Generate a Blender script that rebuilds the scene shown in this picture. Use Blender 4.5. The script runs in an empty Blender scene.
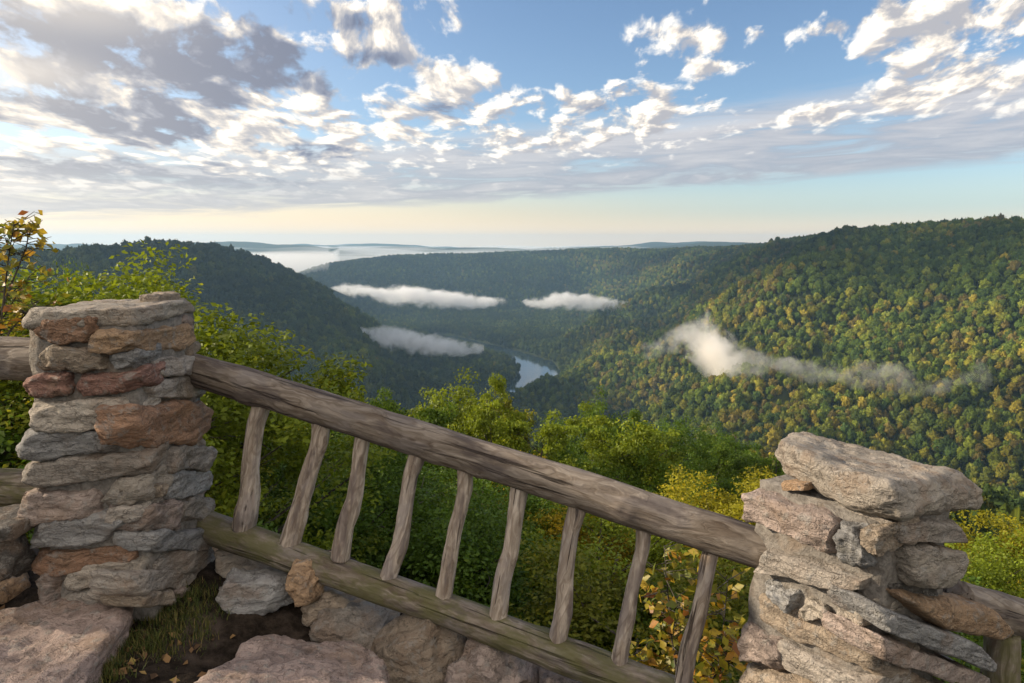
import bpy, math, random
import numpy as np
from mathutils import Vector, Matrix

# ------------------------------------------------------------------ scene, camera, sky, sun, exposure
SC = bpy.context.scene
COL = SC.collection
PITCH = math.radians(8.3)
F = 683.0
EYE = np.array([0.0, 0.0, 1.62])
SUN_AZ, SUN_EL = math.radians(-79.0), math.radians(20.0)      # azimuth from +Y towards +X

cam_d = bpy.data.cameras.new("camera")
cam = bpy.data.objects.new("camera", cam_d)
COL.objects.link(cam)
cam.location = EYE
cam.rotation_euler = (math.pi / 2 - PITCH, 0, 0)
cam_d.sensor_width = 36.0
cam_d.lens = 36.0 * F / 1024.0
cam_d.clip_start = 0.05
cam_d.clip_end = 60000
SC.camera = cam
SC.view_settings.view_transform = 'Standard'
SC.view_settings.look = 'None'
SC.view_settings.exposure = 0.45
SC.view_settings.gamma = 1.0
SC.view_settings.use_curve_mapping = False
SC.render.engine = 'CYCLES'
cy = SC.cycles
cy.use_denoising = True
cy.denoiser = 'OPENIMAGEDENOISE'
cy.max_bounces = 8
cy.diffuse_bounces = 3
cy.glossy_bounces = 2
cy.transmission_bounces = 4
cy.volume_bounces = 8
cy.transparent_max_bounces = 8
cy.sample_clamp_indirect = 4.0
cy.volume_step_rate = 2.0
cy.caustics_reflective = False
cy.caustics_refractive = False


def px_dir(px, py):
    a, b = (px - 512) / F, (341.5 - py) / F
    return np.array([a, math.cos(PITCH) + b * math.sin(PITCH), -math.sin(PITCH) + b * math.cos(PITCH)])


def at(px, py, Y):                      # the point on a pixel's ray at forward distance Y
    d = px_dir(px, py)
    return EYE + d * (Y / d[1])


def on_plane(px, py, p0, n):            # the point where a pixel's ray meets a plane
    d = px_dir(px, py)
    t = np.dot(np.array(p0) - EYE, n) / np.dot(d, n)
    return EYE + d * t


def azel(px, py):
    d = px_dir(px, py)
    d = d / np.linalg.norm(d)
    return math.atan2(d[0], d[1]), math.asin(d[2])


# ------------------------------------------------------------------ small node language
class V:
    def __init__(s, g, x):
        s.g, s.x = g, x

    def __add__(s, o): return s.g.m('ADD', s, o)
    def __radd__(s, o): return s.g.m('ADD', o, s)
    def __sub__(s, o): return s.g.m('SUBTRACT', s, o)
    def __rsub__(s, o): return s.g.m('SUBTRACT', o, s)
    def __mul__(s, o): return s.g.m('MULTIPLY', s, o)
    def __rmul__(s, o): return s.g.m('MULTIPLY', o, s)
    def __truediv__(s, o): return s.g.m('DIVIDE', s, o)
    def __rtruediv__(s, o): return s.g.m('DIVIDE', o, s)


class G:
    def __init__(s, tree):
        s.t = tree
        s.n = tree.nodes
        s.n.clear()

    def node(s, typ, **kw):
        n = s.n.new(typ)
        for k, v in kw.items():
            setattr(n, k, v)
        return n

    def put(s, sock, v):
        if isinstance(v, V):
            s.t.links.new(v.x, sock)
        elif isinstance(v, bpy.types.NodeSocket):
            s.t.links.new(v, sock)
        else:
            if sock.type == 'RGBA' and len(v) == 3:
                v = (*v, 1.0)
            sock.default_value = v

    def m(s, op, a, b=None, c=None, clamp=False):
        n = s.node('ShaderNodeMath', operation=op, use_clamp=clamp)
        for i, v in enumerate((a, b, c)):
            if v is not None:
                s.put(n.inputs[i], v)
        return V(s, n.outputs[0])

    def vm(s, op, a, b=None, scale=None):
        n = s.node('ShaderNodeVectorMath', operation=op)
        s.put(n.inputs[0], a)
        if b is not None:
            s.put(n.inputs[1], b)
        if scale is not None:
            s.put(n.inputs['Scale'], scale)
        return V(s, n.outputs[0])

    def sep(s, v):
        n = s.node('ShaderNodeSeparateXYZ')
        s.put(n.inputs[0], v)
        return [V(s, n.outputs[i]) for i in range(3)]

    def comb(s, x, y, z):
        n = s.node('ShaderNodeCombineXYZ')
        for i, v in enumerate((x, y, z)):
            s.put(n.inputs[i], v)
        return V(s, n.outputs[0])

    def noise(s, vec, scale=1.0, detail=4.0, rough=0.5, dist=0.0, lac=2.0, color=False):
        n = s.node('ShaderNodeTexNoise')
        s.put(n.inputs['Vector'], vec)
        for k, v in (('Scale', scale), ('Detail', detail), ('Roughness', rough), ('Distortion', dist), ('Lacunarity', lac)):
            s.put(n.inputs[k], v)
        return V(s, n.outputs['Color' if color else 'Fac'])

    def voro(s, vec, scale=1.0, feature='F1', rnd=1.0, out='Distance'):
        n = s.node('ShaderNodeTexVoronoi', feature=feature)
        s.put(n.inputs['Vector'], vec)
        s.put(n.inputs['Scale'], scale)
        s.put(n.inputs['Randomness'], rnd)
        return V(s, n.outputs[out])

    def step(s, v, a, b, lo=0.0, hi=1.0):
        n = s.node('ShaderNodeMapRange', interpolation_type='SMOOTHSTEP')
        for i, x in enumerate((v, a, b, lo, hi)):
            s.put(n.inputs[i], x)
        return V(s, n.outputs[0])

    def mix(s, f, a, b, blend='MIX'):
        n = s.node('ShaderNodeMix', data_type='RGBA', blend_type=blend)
        s.put(n.inputs[0], f)
        s.put(n.inputs[6], a)
        s.put(n.inputs[7], b)
        return V(s, n.outputs[2])

    def ramp(s, f, stops):
        n = s.node('ShaderNodeValToRGB')
        e = n.color_ramp.elements
        while len(e) < len(stops):
            e.new(0.5)
        for i, (p, c) in enumerate(stops):
            e[i].position = p
            e[i].color = (*c, 1.0)
        s.put(n.inputs[0], f)
        return V(s, n.outputs[0])

    def coord(s, which='Object'):
        return V(s, s.node('ShaderNodeTexCoord').outputs[which])

    def attr(s, name, out='Color', typ='GEOMETRY'):
        return V(s, s.node('ShaderNodeAttribute', attribute_name=name, attribute_type=typ).outputs[out])

    def objinfo(s, out):
        return V(s, s.node('ShaderNodeObjectInfo').outputs[out])

    def bump(s, h, strength=0.5, dist=0.02, normal=None):
        n = s.node('ShaderNodeBump')
        s.put(n.inputs['Height'], h)
        n.inputs['Strength'].default_value = strength
        n.inputs['Distance'].default_value = dist
        if normal is not None:
            s.put(n.inputs['Normal'], normal)
        return V(s, n.outputs[0])


def material(name, disp=False):
    m = bpy.data.materials.new(name)
    m.use_nodes = True
    g = G(m.node_tree)
    g.out = g.node('ShaderNodeOutputMaterial')
    return m, g


def principled(g, color, rough=0.85, normal=None, spec=0.3):
    n = g.node('ShaderNodeBsdfPrincipled')
    g.put(n.inputs['Base Color'], color)
    g.put(n.inputs['Roughness'], rough)
    n.inputs['Specular IOR Level'].default_value = spec
    if normal is not None:
        g.put(n.inputs['Normal'], normal)
    g.t.links.new(n.outputs[0], g.out.inputs['Surface'])
    return n


# ------------------------------------------------------------------ the sky: Nishita blue with broken morning cloud
W = bpy.data.worlds.new("World")
SC.world = W
W.use_nodes = True
STR = 0.08
def build_world():
    g = G(W.node_tree)
    out = g.node('ShaderNodeOutputWorld')
    bg = g.node('ShaderNodeBackground')
    bg.inputs['Strength'].default_value = STR
    g.t.links.new(bg.outputs[0], out.inputs[0])
    dirv = g.coord('Generated')
    x, y, z = g.sep(dirv)
    el = g.m('MAXIMUM', g.m('ARCSINE', z), 0.004)
    az = g.m('ARCTAN2', x, y)
    ce = g.m('COSINE', el)
    sky = g.node('ShaderNodeTexSky', sky_type='NISHITA')
    sky.sun_disc = False
    sky.sun_elevation = SUN_EL
    sky.sun_rotation = SUN_AZ
    sky.air_density, sky.dust_density, sky.ozone_density = 1.0, 0.6, 2.0
    sky.altitude = 600
    g.put(sky.inputs[0], g.comb(g.m('SINE', az) * ce, g.m('COSINE', az) * ce, g.m('SINE', el)))
    base = V(g, sky.outputs[0])
    base = g.mix(1.0, base, SKY_MUL, 'MULTIPLY')

    def blob(px, py, rx, ry, amt, tilt=0.0):
        a0, e0 = azel(px, py)
        dx, dy = (az - a0) * (F / rx), (el - e0) * (F / ry)
        if tilt:
            c, s_ = math.cos(tilt), math.sin(tilt)
            dx = (az - a0) * (F * c / rx) + (el - e0) * (F * s_ / rx)
            dy = (el - e0) * (F * c / ry) - (az - a0) * (F * s_ / ry)
        r2 = g.m('MULTIPLY_ADD', dx, dx, dy * dy)
        return g.m('EXPONENT', r2 * -1.0) * amt

    def total(lst):
        t = None
        for b in lst:
            v = blob(*b)
            t = v if t is None else t + v
        return t

    # cumulus field: flattened puffs, smaller and flatter towards the horizon
    k = 1.0 / (el + 0.10)
    q = g.comb(az * (1.6 + 0.25 * k), k * 0.36, 0.37)
    warp = g.vm('SCALE', g.vm('SUBTRACT', g.noise(q, 2.2, 3.0, 0.5, color=True), (0.5, 0.5, 0.5)), scale=0.22)
    qw = g.vm('ADD', q, warp)
    sgn = g.vm('ADD', qw, (-0.032, -0.036, 0.0))
    n0 = g.noise(qw, 8.6, 9.0, 0.565)
    n1 = g.noise(sgn, 8.6, 6.0, 0.555)
    bias = total(CLOUD_BLOBS) * 0.80
    band_az, = [az]
    # the long grey bank above the horizon, rising to the right
    top = g.m('MULTIPLY_ADD', az, BANK_TOP[1], BANK_TOP[0])
    bot = g.m('MULTIPLY_ADD', az, BANK_BOT[1], BANK_BOT[0])
    st = g.noise(g.comb(az * 3.0 + el * -4.0, el * 26.0, 0.0), 2.0, 8.0, 0.6, 0.6)
    wob = (st - 0.5) * 0.035
    bank = g.step(el + wob, bot, bot + 0.016) * (1.0 - g.step(el + wob * 1.5, top - 0.02, top + 0.02))
    d = n0 + bias
    cov = g.step(d, CL_T0, CL_T1)
    thick = g.step(d, CL_T0, CL_T0 + 0.36)
    lit = (n0 - n1) * 5.5
    left = g.step(az, 0.05, -0.40)
    nd = g.noise(qw, 7.0, 4.0, 0.52)
    dark = g.step(total(DARK_BLOBS) + (nd - 0.5) * (0.5 + left * 1.5), 0.10, 0.66)
    shade = 0.78 + left * 0.14 + lit * (0.62 - left * 0.15) - thick * (0.20 + left * 0.08)
    shade = g.m('MAXIMUM', shade, 0.50) - dark * 0.95
    ccol = g.ramp(g.m('MULTIPLY', shade, 1.0, clamp=True), CL_RAMP)
    bcol = g.ramp(st * 0.9 + (el - bot) * 2.2, BANK_RAMP)
    # peach horizon to the sunward side
    low = g.step(el, 0.105, 0.0)
    warm = g.mix(g.step(az, 0.55, -0.45), (0.52, 0.60, 0.58), (1.08, 0.72, 0.38))
    warm = g.mix(g.step(el, 0.05, 0.0), warm, (1.05, 0.79, 0.52))
    inv = 1.0 / STR
    c = g.mix(low * 0.85, base, g.vm('SCALE', warm, scale=inv * 0.93))
    c = g.mix(bank * BANK_OP * g.step(st, 0.22, 0.5), c, g.vm('SCALE', bcol, scale=inv))
    fade = g.step(el + wob, bot + 0.0, bot + 0.095)
    c = g.mix(cov * fade, c, g.vm('SCALE', ccol, scale=inv))
    # bright fill added to the unseen sky behind the overlook, drawn as broad cloud
    rear = g.step(g.m('ABSOLUTE', az), 1.15, 1.9) * g.step(el, 0.02, 0.2) * g.step(n0, 0.30, 0.50)
    c = g.mix(rear * 0.9, c, g.vm('SCALE', g.comb(1.05, 0.93, 0.80), scale=inv))
    # thin bright veil round the hidden sun
    glow = total([(-420, 60, 330, 200, 0.45), (80, 8, 70, 18, 0.25), (20, 70, 50, 14, 0.3)])
    c = g.mix(g.m('MULTIPLY', glow, 1.0, clamp=True), c, g.vm('SCALE', g.comb(0.95, 0.84, 0.70), scale=inv))
    g.put(bg.inputs[0], c)


SKY_MUL = (1.42, 1.46, 1.52)
CL_T0, CL_T1 = 0.550, 0.705
CL_RAMP = [(0.0, (0.125, 0.155, 0.235)), (0.3, (0.22, 0.25, 0.33)), (0.6, (0.46, 0.445, 0.45)), (0.82, (0.76, 0.69, 0.61)), (1.0, (1.02, 0.95, 0.84))]
BANK_TOP = (0.150, 0.075)
BANK_BOT = (0.055, 0.055)
BANK_OP = 0.85
BANK_RAMP = [(0.3, (0.56, 0.53, 0.51)), (0.48, (0.34, 0.35, 0.40)), (0.66, (0.50, 0.48, 0.49)), (0.92, (0.74, 0.68, 0.64))]
CLOUD_BLOBS = [                          # (pixel centre, radii in pixels, amount)
    (190, 55, 180, 36, 0.22), (90, 12, 120, 22, 0.12), (60, 105, 130, 18, 0.18), (170, 132, 90, 18, 0.16),
    (315, 150, 60, 16, 0.15), (100, 175, 150, 16, 0.16), (365, 10, 55, 30, 0.28), (390, 58, 20, 12, 0.26),
    (470, 26, 28, 9, 0.17), (475, 44, 24, 6, 0.14), (450, 90, 80, 30, 0.22), (600, 98, 50, 18, 0.22), (520, 138, 50, 14, 0.15), (400, 125, 90, 18, 0.13),
    (640, 30, 38, 16, 0.28), (700, 48, 20, 24, 0.23), (750, 34, 34, 8, 0.20), (720, 68, 26, 6, 0.16), (660, 105, 30, 18, 0.20), (700, 105, 30, 8, 0.16), (640, 128, 50, 14, 0.2),
    (930, 25, 110, 26, 0.32), (850, 26, 40, 10, 0.16), (940, 76, 42, 18, 0.28), (1010, 78, 26, 20, 0.22), (850, 108, 70, 12, 0.22), (560, 148, 60, 10, 0.14), (790, 118, 40, 8, 0.14),
    (395, 88, 34, 24, -0.2), (520, 30, 70, 40, -0.20), (590, 20, 45, 40, -0.16), (800, 68, 60, 34, -0.24), (780, 8, 60, 16, -0.16),
    (560, 60, 60, 20, -0.14), (350, 80, 30, 22, -0.2), (320, 40, 16, 30, -0.15), (250, 190, 300, 22, 0.10), (180, 105, 230, 70, 0.12), (440, 75, 30, 12, 0.1), (860, 150, 260, 20, -0.10),
]
DARK_BLOBS = [
    (190, 55, 150, 24, 0.75), (110, 62, 80, 14, 0.3), (290, 62, 60, 12, 0.4), (60, 105, 90, 10, 0.60), (165, 130, 70, 12, 0.62), (315, 152, 50, 9, 0.55),
    (100, 172, 120, 9, 0.55), (265, 10, 60, 12, 0.50), (375, 20, 26, 10, 0.35), (455, 108, 60, 10, 0.30), (975, 80, 24, 14, 0.2), (30, 25, 60, 14, 0.45), (300, 185, 90, 8, 0.4), (70, 155, 40, 6, 0.3), (610, 108, 30, 6, 0.25), (930, 44, 60, 8, 0.15), (210, 98, 60, 8, 0.4),
]
build_world()

sun_d = bpy.data.lights.new("sun", 'SUN')
sun_d.energy = 5.0
sun_d.angle = math.radians(1.2)
sun_d.color = (1.0, 0.84, 0.63)
sun = bpy.data.objects.new("sun", sun_d)
COL.objects.link(sun)
sd = Vector((math.sin(SUN_AZ) * math.cos(SUN_EL), math.cos(SUN_AZ) * math.cos(SUN_EL), math.sin(SUN_EL)))
sun.rotation_euler = sd.to_track_quat('Z', 'Y').to_euler()
sun.location = (-20, 10, 30)
# ------------------------------------------------------------------ numpy noise
def vnoise(P, seed=0):
    P = np.asarray(P, dtype=np.float64)
    i = np.floor(P).astype(np.int64)
    f = P - i
    u = f * f * f * (f * (f * 6 - 15) + 10)
    r = np.zeros(len(P))
    for dx in (0, 1):
        for dy in (0, 1):
            for dz in (0, 1):
                h = ((i[:, 0] + dx) * 374761393 + (i[:, 1] + dy) * 668265263 + (i[:, 2] + dz) * 1274126177 + seed * 974634777) & 0xffffffff
                h = ((h ^ (h >> 13)) * 1103515245) & 0xffffffff
                h = ((h ^ (h >> 16)) * 2246822519) & 0xffffffff
                h = (h ^ (h >> 15)) & 0xffff
                w = (u[:, 0] if dx else 1 - u[:, 0]) * (u[:, 1] if dy else 1 - u[:, 1]) * (u[:, 2] if dz else 1 - u[:, 2])
                r += w * (h / 32767.5 - 1.0)
    return r


def fbm(P, octaves=4, seed=0, gain=0.5):
    P = np.asarray(P, dtype=np.float64)
    a, t = 1.0, np.zeros(len(P))
    for o in range(octaves):
        t += a * vnoise(P * 2.03 ** o + 17.3 * o, seed + o * 7)
        a *= gain
    return t


def sstep(x, a, b):
    t = np.clip((x - a) / (b - a), 0, 1)
    return t * t * (3 - 2 * t)


def smax(a, b, k):
    h = np.clip(0.5 + 0.5 * (a - b) / k, 0, 1)
    return b + (a - b) * h + k * h * (1 - h)


def mesh_object(name, verts, faces, mat=None, parent=None, smooth=True, attrs=None, link=True):
    me = bpy.data.meshes.new(name)
    verts = np.asarray(verts, dtype=np.float32)
    if isinstance(faces, np.ndarray):
        me.vertices.add(len(verts))
        me.vertices.foreach_set("co", verts.ravel())
        nf, k = faces.shape
        me.loops.add(nf * k)
        me.loops.foreach_set("vertex_index", faces.astype(np.int32).ravel())
        me.polygons.add(nf)
        me.polygons.foreach_set("loop_start", np.arange(0, nf * k, k, dtype=np.int32))
        me.update(calc_edges=True)
        me.validate()
    else:
        me.from_pydata([tuple(map(float, v)) for v in verts], [], faces)
    if smooth:
        me.polygons.foreach_set("use_smooth", np.ones(len(me.polygons), dtype=bool))
    for (an, typ, dom, data) in attrs or ():
        at_ = me.attributes.new(an, typ, dom)
        data = np.asarray(data, dtype=np.float32)
        at_.data.foreach_set('color' if 'COLOR' in typ else ('vector' if typ == 'FLOAT_VECTOR' else 'value'), data.ravel())
    me.update()
    if mat:
        me.materials.append(mat)
    if not link:
        return me
    o = bpy.data.objects.new(name, me)
    COL.objects.link(o)
    if parent:
        o.parent = parent
    return o


def tag(o, label=None, cat=None, group=None, kind=None):
    for k, v in (('label', label), ('category', cat), ('group', group), ('kind', kind)):
        if v:
            o[k] = v
    return o


def empty(name, loc=(0, 0, 0)):
    o = bpy.data.objects.new(name, None)
    o.empty_display_size = 0.2
    o.location = loc
    COL.objects.link(o)
    return o


# ------------------------------------------------------------------ the gorge: one ground sheet from the ledge to the horizon
RIVER_Z = -345.0


def crest(X, Y, pts, slope, w, wn=0.0, seed=0, noise_scale=260.0):
    P = np.stack([X, Y], 1)
    best = np.full(len(P), 1e18)
    zc = np.zeros(len(P))
    for a, b in zip(pts[:-1], pts[1:]):
        ab = b[:2] - a[:2]
        t = np.clip(((P - a[:2]) @ ab) / (ab @ ab), 0, 1)
        d = np.linalg.norm(P - (a[:2] + t[:, None] * ab), axis=1)
        m = d < best
        best = np.where(m, d, best)
        zc = np.where(m, a[2] + t * (b[2] - a[2]), zc)
    if wn:
        n = fbm(np.stack([X / noise_scale, Y / noise_scale, np.zeros_like(X)], 1), 3, seed)
        best = best * (1 + 0.16 * n) + wn * n * sstep(best, 0, 250)
        best = np.maximum(best, 0)
    return zc - slope * (np.sqrt(best * best + w * w) - w)


def pts_of(lst):
    return [at(px, py, Y) for px, py, Y in lst]


TREE_H = 14.0
C_LEFT = pts_of([(-900, 262, 900), (-200, 256, 1050), (60, 256, 1150), (150, 250, 1250), (215, 252, 1400), (255, 264, 1520), (300, 286, 1640), (350, 311, 1720), (400, 340, 1780), (440, 353, 1830), (478, 357, 1880), (505, 368, 1890)])
C_FAR = pts_of([(300, 283, 3000), (345, 266, 3300), (400, 258, 3700), (500, 256, 3900), (600, 252, 4100), (690, 250, 3700), (760, 249, 3100)])
C_RIGHT = pts_of([(690, 250, 3700), (760, 250, 2900), (800, 246, 2300), (850, 238, 1850), (900, 232, 1550), (960, 228, 1300), (1024, 227, 1130), (1120, 226, 960), (1350, 230, 820), (1900, 250, 700)])
C_SPUR = pts_of([(850, 233, 1850), (770, 275, 1640), (700, 315, 1560), (640, 352, 1560), (600, 385, 1600)])
C_SPUR2 = pts_of([(1000, 228, 1180), (955, 300, 960), (900, 372, 830), (830, 425, 760)])


def land(X, Y):
    X = np.asarray(X, dtype=np.float64)
    Y = np.asarray(Y, dtype=np.float64)
    r = np.hypot(X, Y)
    az = np.degrees(np.arctan2(X, Y))
    nz = fbm(np.stack([X / 420, Y / 420, np.zeros_like(X)], 1), 4, 3)
    fine = fbm(np.stack([X / 60, Y / 60, np.ones_like(X)], 1), 3, 9)
    # our own mountainside: ledge, cliff, then woods falling to the gorge
    cliff = -10.5 + 7.0 * sstep(az, -22, -36) - 2.5 * sstep(az, 10, 40)
    own = cliff * sstep(r, 3.2, 6.0) - 0.9 - 0.40 * np.maximum(r - 16, 0) + 0.10 * np.maximum(r - 130, 0) * sstep(r, 130, 300)
    own = own + np.where(r > 12, 1.2 * fine, 0)
    own = np.where(np.abs(az) > 75, np.maximum(own, -0.9 - 0.10 * r), own)
    own = np.where(np.abs(az) > 75, own * (1 - sstep(np.abs(az), 75, 110)) + (-0.9 - 0.02 * r) * sstep(np.abs(az), 75, 110), own)
    floor = np.full_like(X, RIVER_Z + 6.0) + 6 * fine
    base = floor
    a = crest(X, Y, C_LEFT, 0.56, 60, 36, 21, 230.0)
    b = crest(X, Y, C_FAR, 0.50, 220, 50, 33, 500.0)
    c = crest(X, Y, C_RIGHT, 0.56, 90, 66, 45, 230.0)
    s = crest(X, Y, C_SPUR, 0.62, 40, 22, 57, 200.0)
    s2 = crest(X, Y, C_SPUR2, 0.55, 60, 22, 61, 200.0)
    # far plateau with fog-filled hollows
    far = -88 + 80 * fbm(np.stack([X / 2600, Y / 620, np.zeros_like(X)], 1), 4, 77) - 0.0015 * np.maximum(r - 6000, 0)
    far = far * sstep(r, 4300, 5600) + (RIVER_Z) * (1 - sstep(r, 4300, 5600))
    h = base
    for f_, k in ((a, 14), (b, 30), (c, 16), (s, 14), (s2, 20), (far, 30)):
        h = smax(h, f_, k)
    h = h + nz * 7 * sstep(r, 300, 900)
    h = smax(h, own, 8.0 if False else 6.0)
    # the river bed
    rv = [at(470, 420, 1400), at(522, 402, 1560), at(537, 384, 1680), at(541, 372, 1800), at(532, 364, 1960), at(500, 357, 2150), at(440, 350, 2500)]
    P = np.stack([X, Y], 1)
    dist = np.full(len(P), 1e9)
    for p, q in zip(rv[:-1], rv[1:]):
        ab = q[:2] - p[:2]
        t = np.clip(((P - p[:2]) @ ab) / (ab @ ab), 0, 1)
        dist = np.minimum(dist, np.linalg.norm(P - (p[:2] + t[:, None] * ab), axis=1))
    bank = sstep(dist, 40, 120)
    cap = RIVER_Z - 5 + (dist > 58) * 7 + 0.75 * np.maximum(dist - 70, 0)
    h = np.where(dist < 600, np.minimum(h, cap), h)
    return h


def ground_color_mat():
    m, g = material("woodland_ground")
    p = g.coord('Object')
    n = g.noise(p, 0.02, 6, 0.6)
    n2 = g.noise(p, 0.35, 5, 0.65)
    c = g.mix(g.step(n, 0.35, 0.65), (0.022, 0.035, 0.012), (0.045, 0.055, 0.018))
    c = g.mix(g.step(n2, 0.5, 0.75), c, (0.06, 0.045, 0.022))
    principled(g, c, 0.95, g.bump(n2, 0.8, 1.0), 0.1)
    return m


rad = np.concatenate([[0.02], np.linspace(2.6, 12, 20), np.geomspace(13, 12000, 250)])
azs = np.concatenate([np.linspace(-180, -52, 64, endpoint=False), np.linspace(-52, 52, 520, endpoint=False), np.linspace(52, 180, 64, endpoint=False)])
NA, NR = len(azs), len(rad)
AA, RR = np.meshgrid(np.radians(azs), rad, indexing='ij')
GX, GY = (RR * np.sin(AA)).ravel(), (RR * np.cos(AA)).ravel()
GZ = land(GX, GY)
GZ = np.where(RR.ravel() < 3.0, np.minimum(GZ, -0.95), GZ)
ii, jj = np.meshgrid(np.arange(NA), np.arange(NR - 1), indexing='ij')
i2 = (ii + 1) % NA
gf = np.stack([ii * NR + jj, ii * NR + jj + 1, i2 * NR + jj + 1, i2 * NR + jj], -1).reshape(-1, 4)[:, ::-1]
tag(mesh_object("terrain", np.stack([GX, GY, GZ], 1), gf, ground_color_mat()), kind='structure')

# the river
m_water, g = material("river_water")
wn = g.noise(g.coord('Object'), 0.08, 3, 0.5)
principled(g, (0.02, 0.035, 0.04), 0.08, g.bump(wn, 0.15, 1.0), 0.5)
wv = [at(440, 450, 1250), at(600, 450, 1250), at(640, 350, 2600), at(380, 350, 2600)]
nw = 24
wverts, wfaces = [], []
for a_ in range(nw + 1):
    for b_ in range(nw + 1):
        u, v = a_ / nw, b_ / nw
        q = wv[0][:2] * (1 - u) * (1 - v) + wv[1][:2] * u * (1 - v) + wv[2][:2] * u * v + wv[3][:2] * (1 - u) * v
        wverts.append((q[0], q[1], RIVER_Z))
for a_ in range(nw):
    for b_ in range(nw):
        k = a_ * (nw + 1) + b_
        wfaces.append((k, k + nw + 1, k + nw + 2, k + 1))
tag(mesh_object("river", wverts, np.array(wfaces), m_water), kind='structure')


# ------------------------------------------------------------------ the far woods: crown shapes
def crown_mesh(name, seed, mat, cone=0.0, tufts=150):
    rng = np.random.RandomState(seed)
    nu, nv = 26, 15
    u = np.linspace(0, 2 * np.pi, nu, endpoint=False)
    v = np.linspace(0.0, np.pi, nv)
    vv, uu = np.meshgrid(v, u, indexing='ij')
    D = np.stack([np.sin(vv) * np.cos(uu), np.sin(vv) * np.sin(uu), np.cos(vv)], -1).reshape(-1, 3)
    n = fbm(D * 2.3 + seed * 3.1, 4, seed, 0.65)
    R = 0.84 + 0.40 * n
    P = D * R[:, None] * np.array([1, 1, 1.05])
    if cone:
        hh = np.clip((P[:, 2] + 1) / 2, 0, 1)
        P[:, :2] *= (1 - 0.75 * hh * cone)[:, None]
        P[:, 2] *= 1.35
    faces = []
    for i in range(nv - 1):
        for j in range(nu):
            faces.append((i * nu + j, (i + 1) * nu + j, (i + 1) * nu + (j + 1) % nu, i * nu + (j + 1) % nu))
    verts = [P]
    base = len(P)
    for t in range(tufts):
        d = rng.normal(size=3)
        d[2] = d[2] * 0.8 + 0.25
        d /= np.linalg.norm(d)
        r = 0.84 + 0.40 * float(fbm((d * 2.3 + seed * 3.1)[None], 4, seed, 0.65)[0])
        c = d * (r + rng.uniform(-0.06, 0.12)) * np.array([1, 1, 1.05])
        if cone:
            hh = np.clip((c[2] + 1) / 2, 0, 1)
            c[:2] *= 1 - 0.75 * hh * cone
            c[2] *= 1.35
        nrm = d + rng.normal(size=3) * 0.6
        nrm /= np.linalg.norm(nrm)
        a = np.cross(nrm, rng.normal(size=3))
        a /= np.linalg.norm(a)
        b = np.cross(nrm, a)
        s = rng.uniform(0.07, 0.17)
        verts.append(np.array([c + a * s, c + b * s * 0.7, c - a * s, c - b * s * 0.8]))
        faces.append((base, base + 1, base + 2, base + 3))
        base += 4
    Vv = np.concatenate(verts)
    tv = 0.0
    # a short trunk stub down to the ground
    k = 6
    ring = []
    for z, rr in ((-0.7, 0.10), (-2.1, 0.13)):
        for j in range(k):
            t = 2 * np.pi * j / k
            ring.append((rr * np.cos(t), rr * np.sin(t), z))
    b0 = len(Vv)
    Vv = np.concatenate([Vv, np.array(ring)])
    for j in range(k):
        faces.append((b0 + j, b0 + (j + 1) % k, b0 + k + (j + 1) % k, b0 + k + j))
    rnd = rng.uniform(0, 1, len(faces))
    return mesh_object(name, Vv, np.array(faces), mat, smooth=False, link=False, attrs=[("rnd", 'FLOAT', 'FACE', rnd)])


def crown_material(name, inst):
    m, g = material(name)
    tint = g.attr("tint", 'Color', 'INSTANCER') if inst else g.objinfo('Color')
    rnd = g.attr("rnd", 'Fac')
    p = g.coord('Object')
    n = g.noise(p, 3.0, 3, 0.6)
    k = 0.45 + rnd * 0.7 + n * 0.45
    col = g.vm('SCALE', tint, scale=k)
    principled(g, col, 0.9, None, 0.08)
    return m


M_FOREST = crown_material("far_foliage", True)
M_CROWN = crown_material("hillside_foliage", False)
src = bpy.data.collections.new("crown_shapes")
NVAR = 7
for k in range(NVAR):
    me = crown_mesh("crown_shape", 100 + k, M_FOREST, cone=0.9 if k == 6 else 0.0, tufts=300)
    o = bpy.data.objects.new("crown_shape", me)
    src.objects.link(o)

# where trees stand: a jittered grid, thinned to what the ledge overlooks
rng = np.random.RandomState(5)
ang_edge = np.linspace(-46, 46, 921)
rr_s = np.geomspace(40, 9000, 340)
SA, SR = np.meshgrid(np.radians(ang_edge), rr_s, indexing='ij')
SZ = land((SR * np.sin(SA)).ravel(), (SR * np.cos(SA)).ravel()).reshape(SA.shape)
SANG = (SZ - EYE[2]) / SR
RUN = np.maximum.accumulate(SANG, axis=1)
cand = []
for (r0, r1, sp) in ((170, 1050, 7.4), (1050, 1900, 8.8), (1900, 3000, 11.5), (3000, 4500, 16.0)):
    gx = np.arange(-r1, r1, sp)
    gy = np.arange(0, r1, sp)
    X, Y = np.meshgrid(gx, gy)
    X = (X + rng.uniform(-0.46, 0.46, X.shape) * sp).ravel()
    Y = (Y + rng.uniform(-0.46, 0.46, Y.shape) * sp).ravel()
    r = np.hypot(X, Y)
    az = np.degrees(np.arctan2(X, Y))
    m = (r >= r0) & (r < r1) & (np.abs(az) < 43)
    X, Y, r, az = X[m], Y[m], r[m], az[m]
    ia = np.clip(((az + 46) / 92 * 920).round().astype(int), 0, 920)
    ir = np.clip(np.searchsorted(rr_s, r * 0.985) - 1, 0, 339)
    z = land(X, Y)
    vis = (z + 16 - EYE[2]) / r > RUN[ia, ir] - 0.012
    X, Y, z, r = X[vis], Y[vis], z[vis], r[vis]
    keep = (z > RIVER_Z + 1.2) & (rng.uniform(0, 1, len(z)) > 0.07)
    cand.append(np.stack([X[keep], Y[keep], z[keep], np.full(keep.sum(), sp)], 1))
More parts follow.
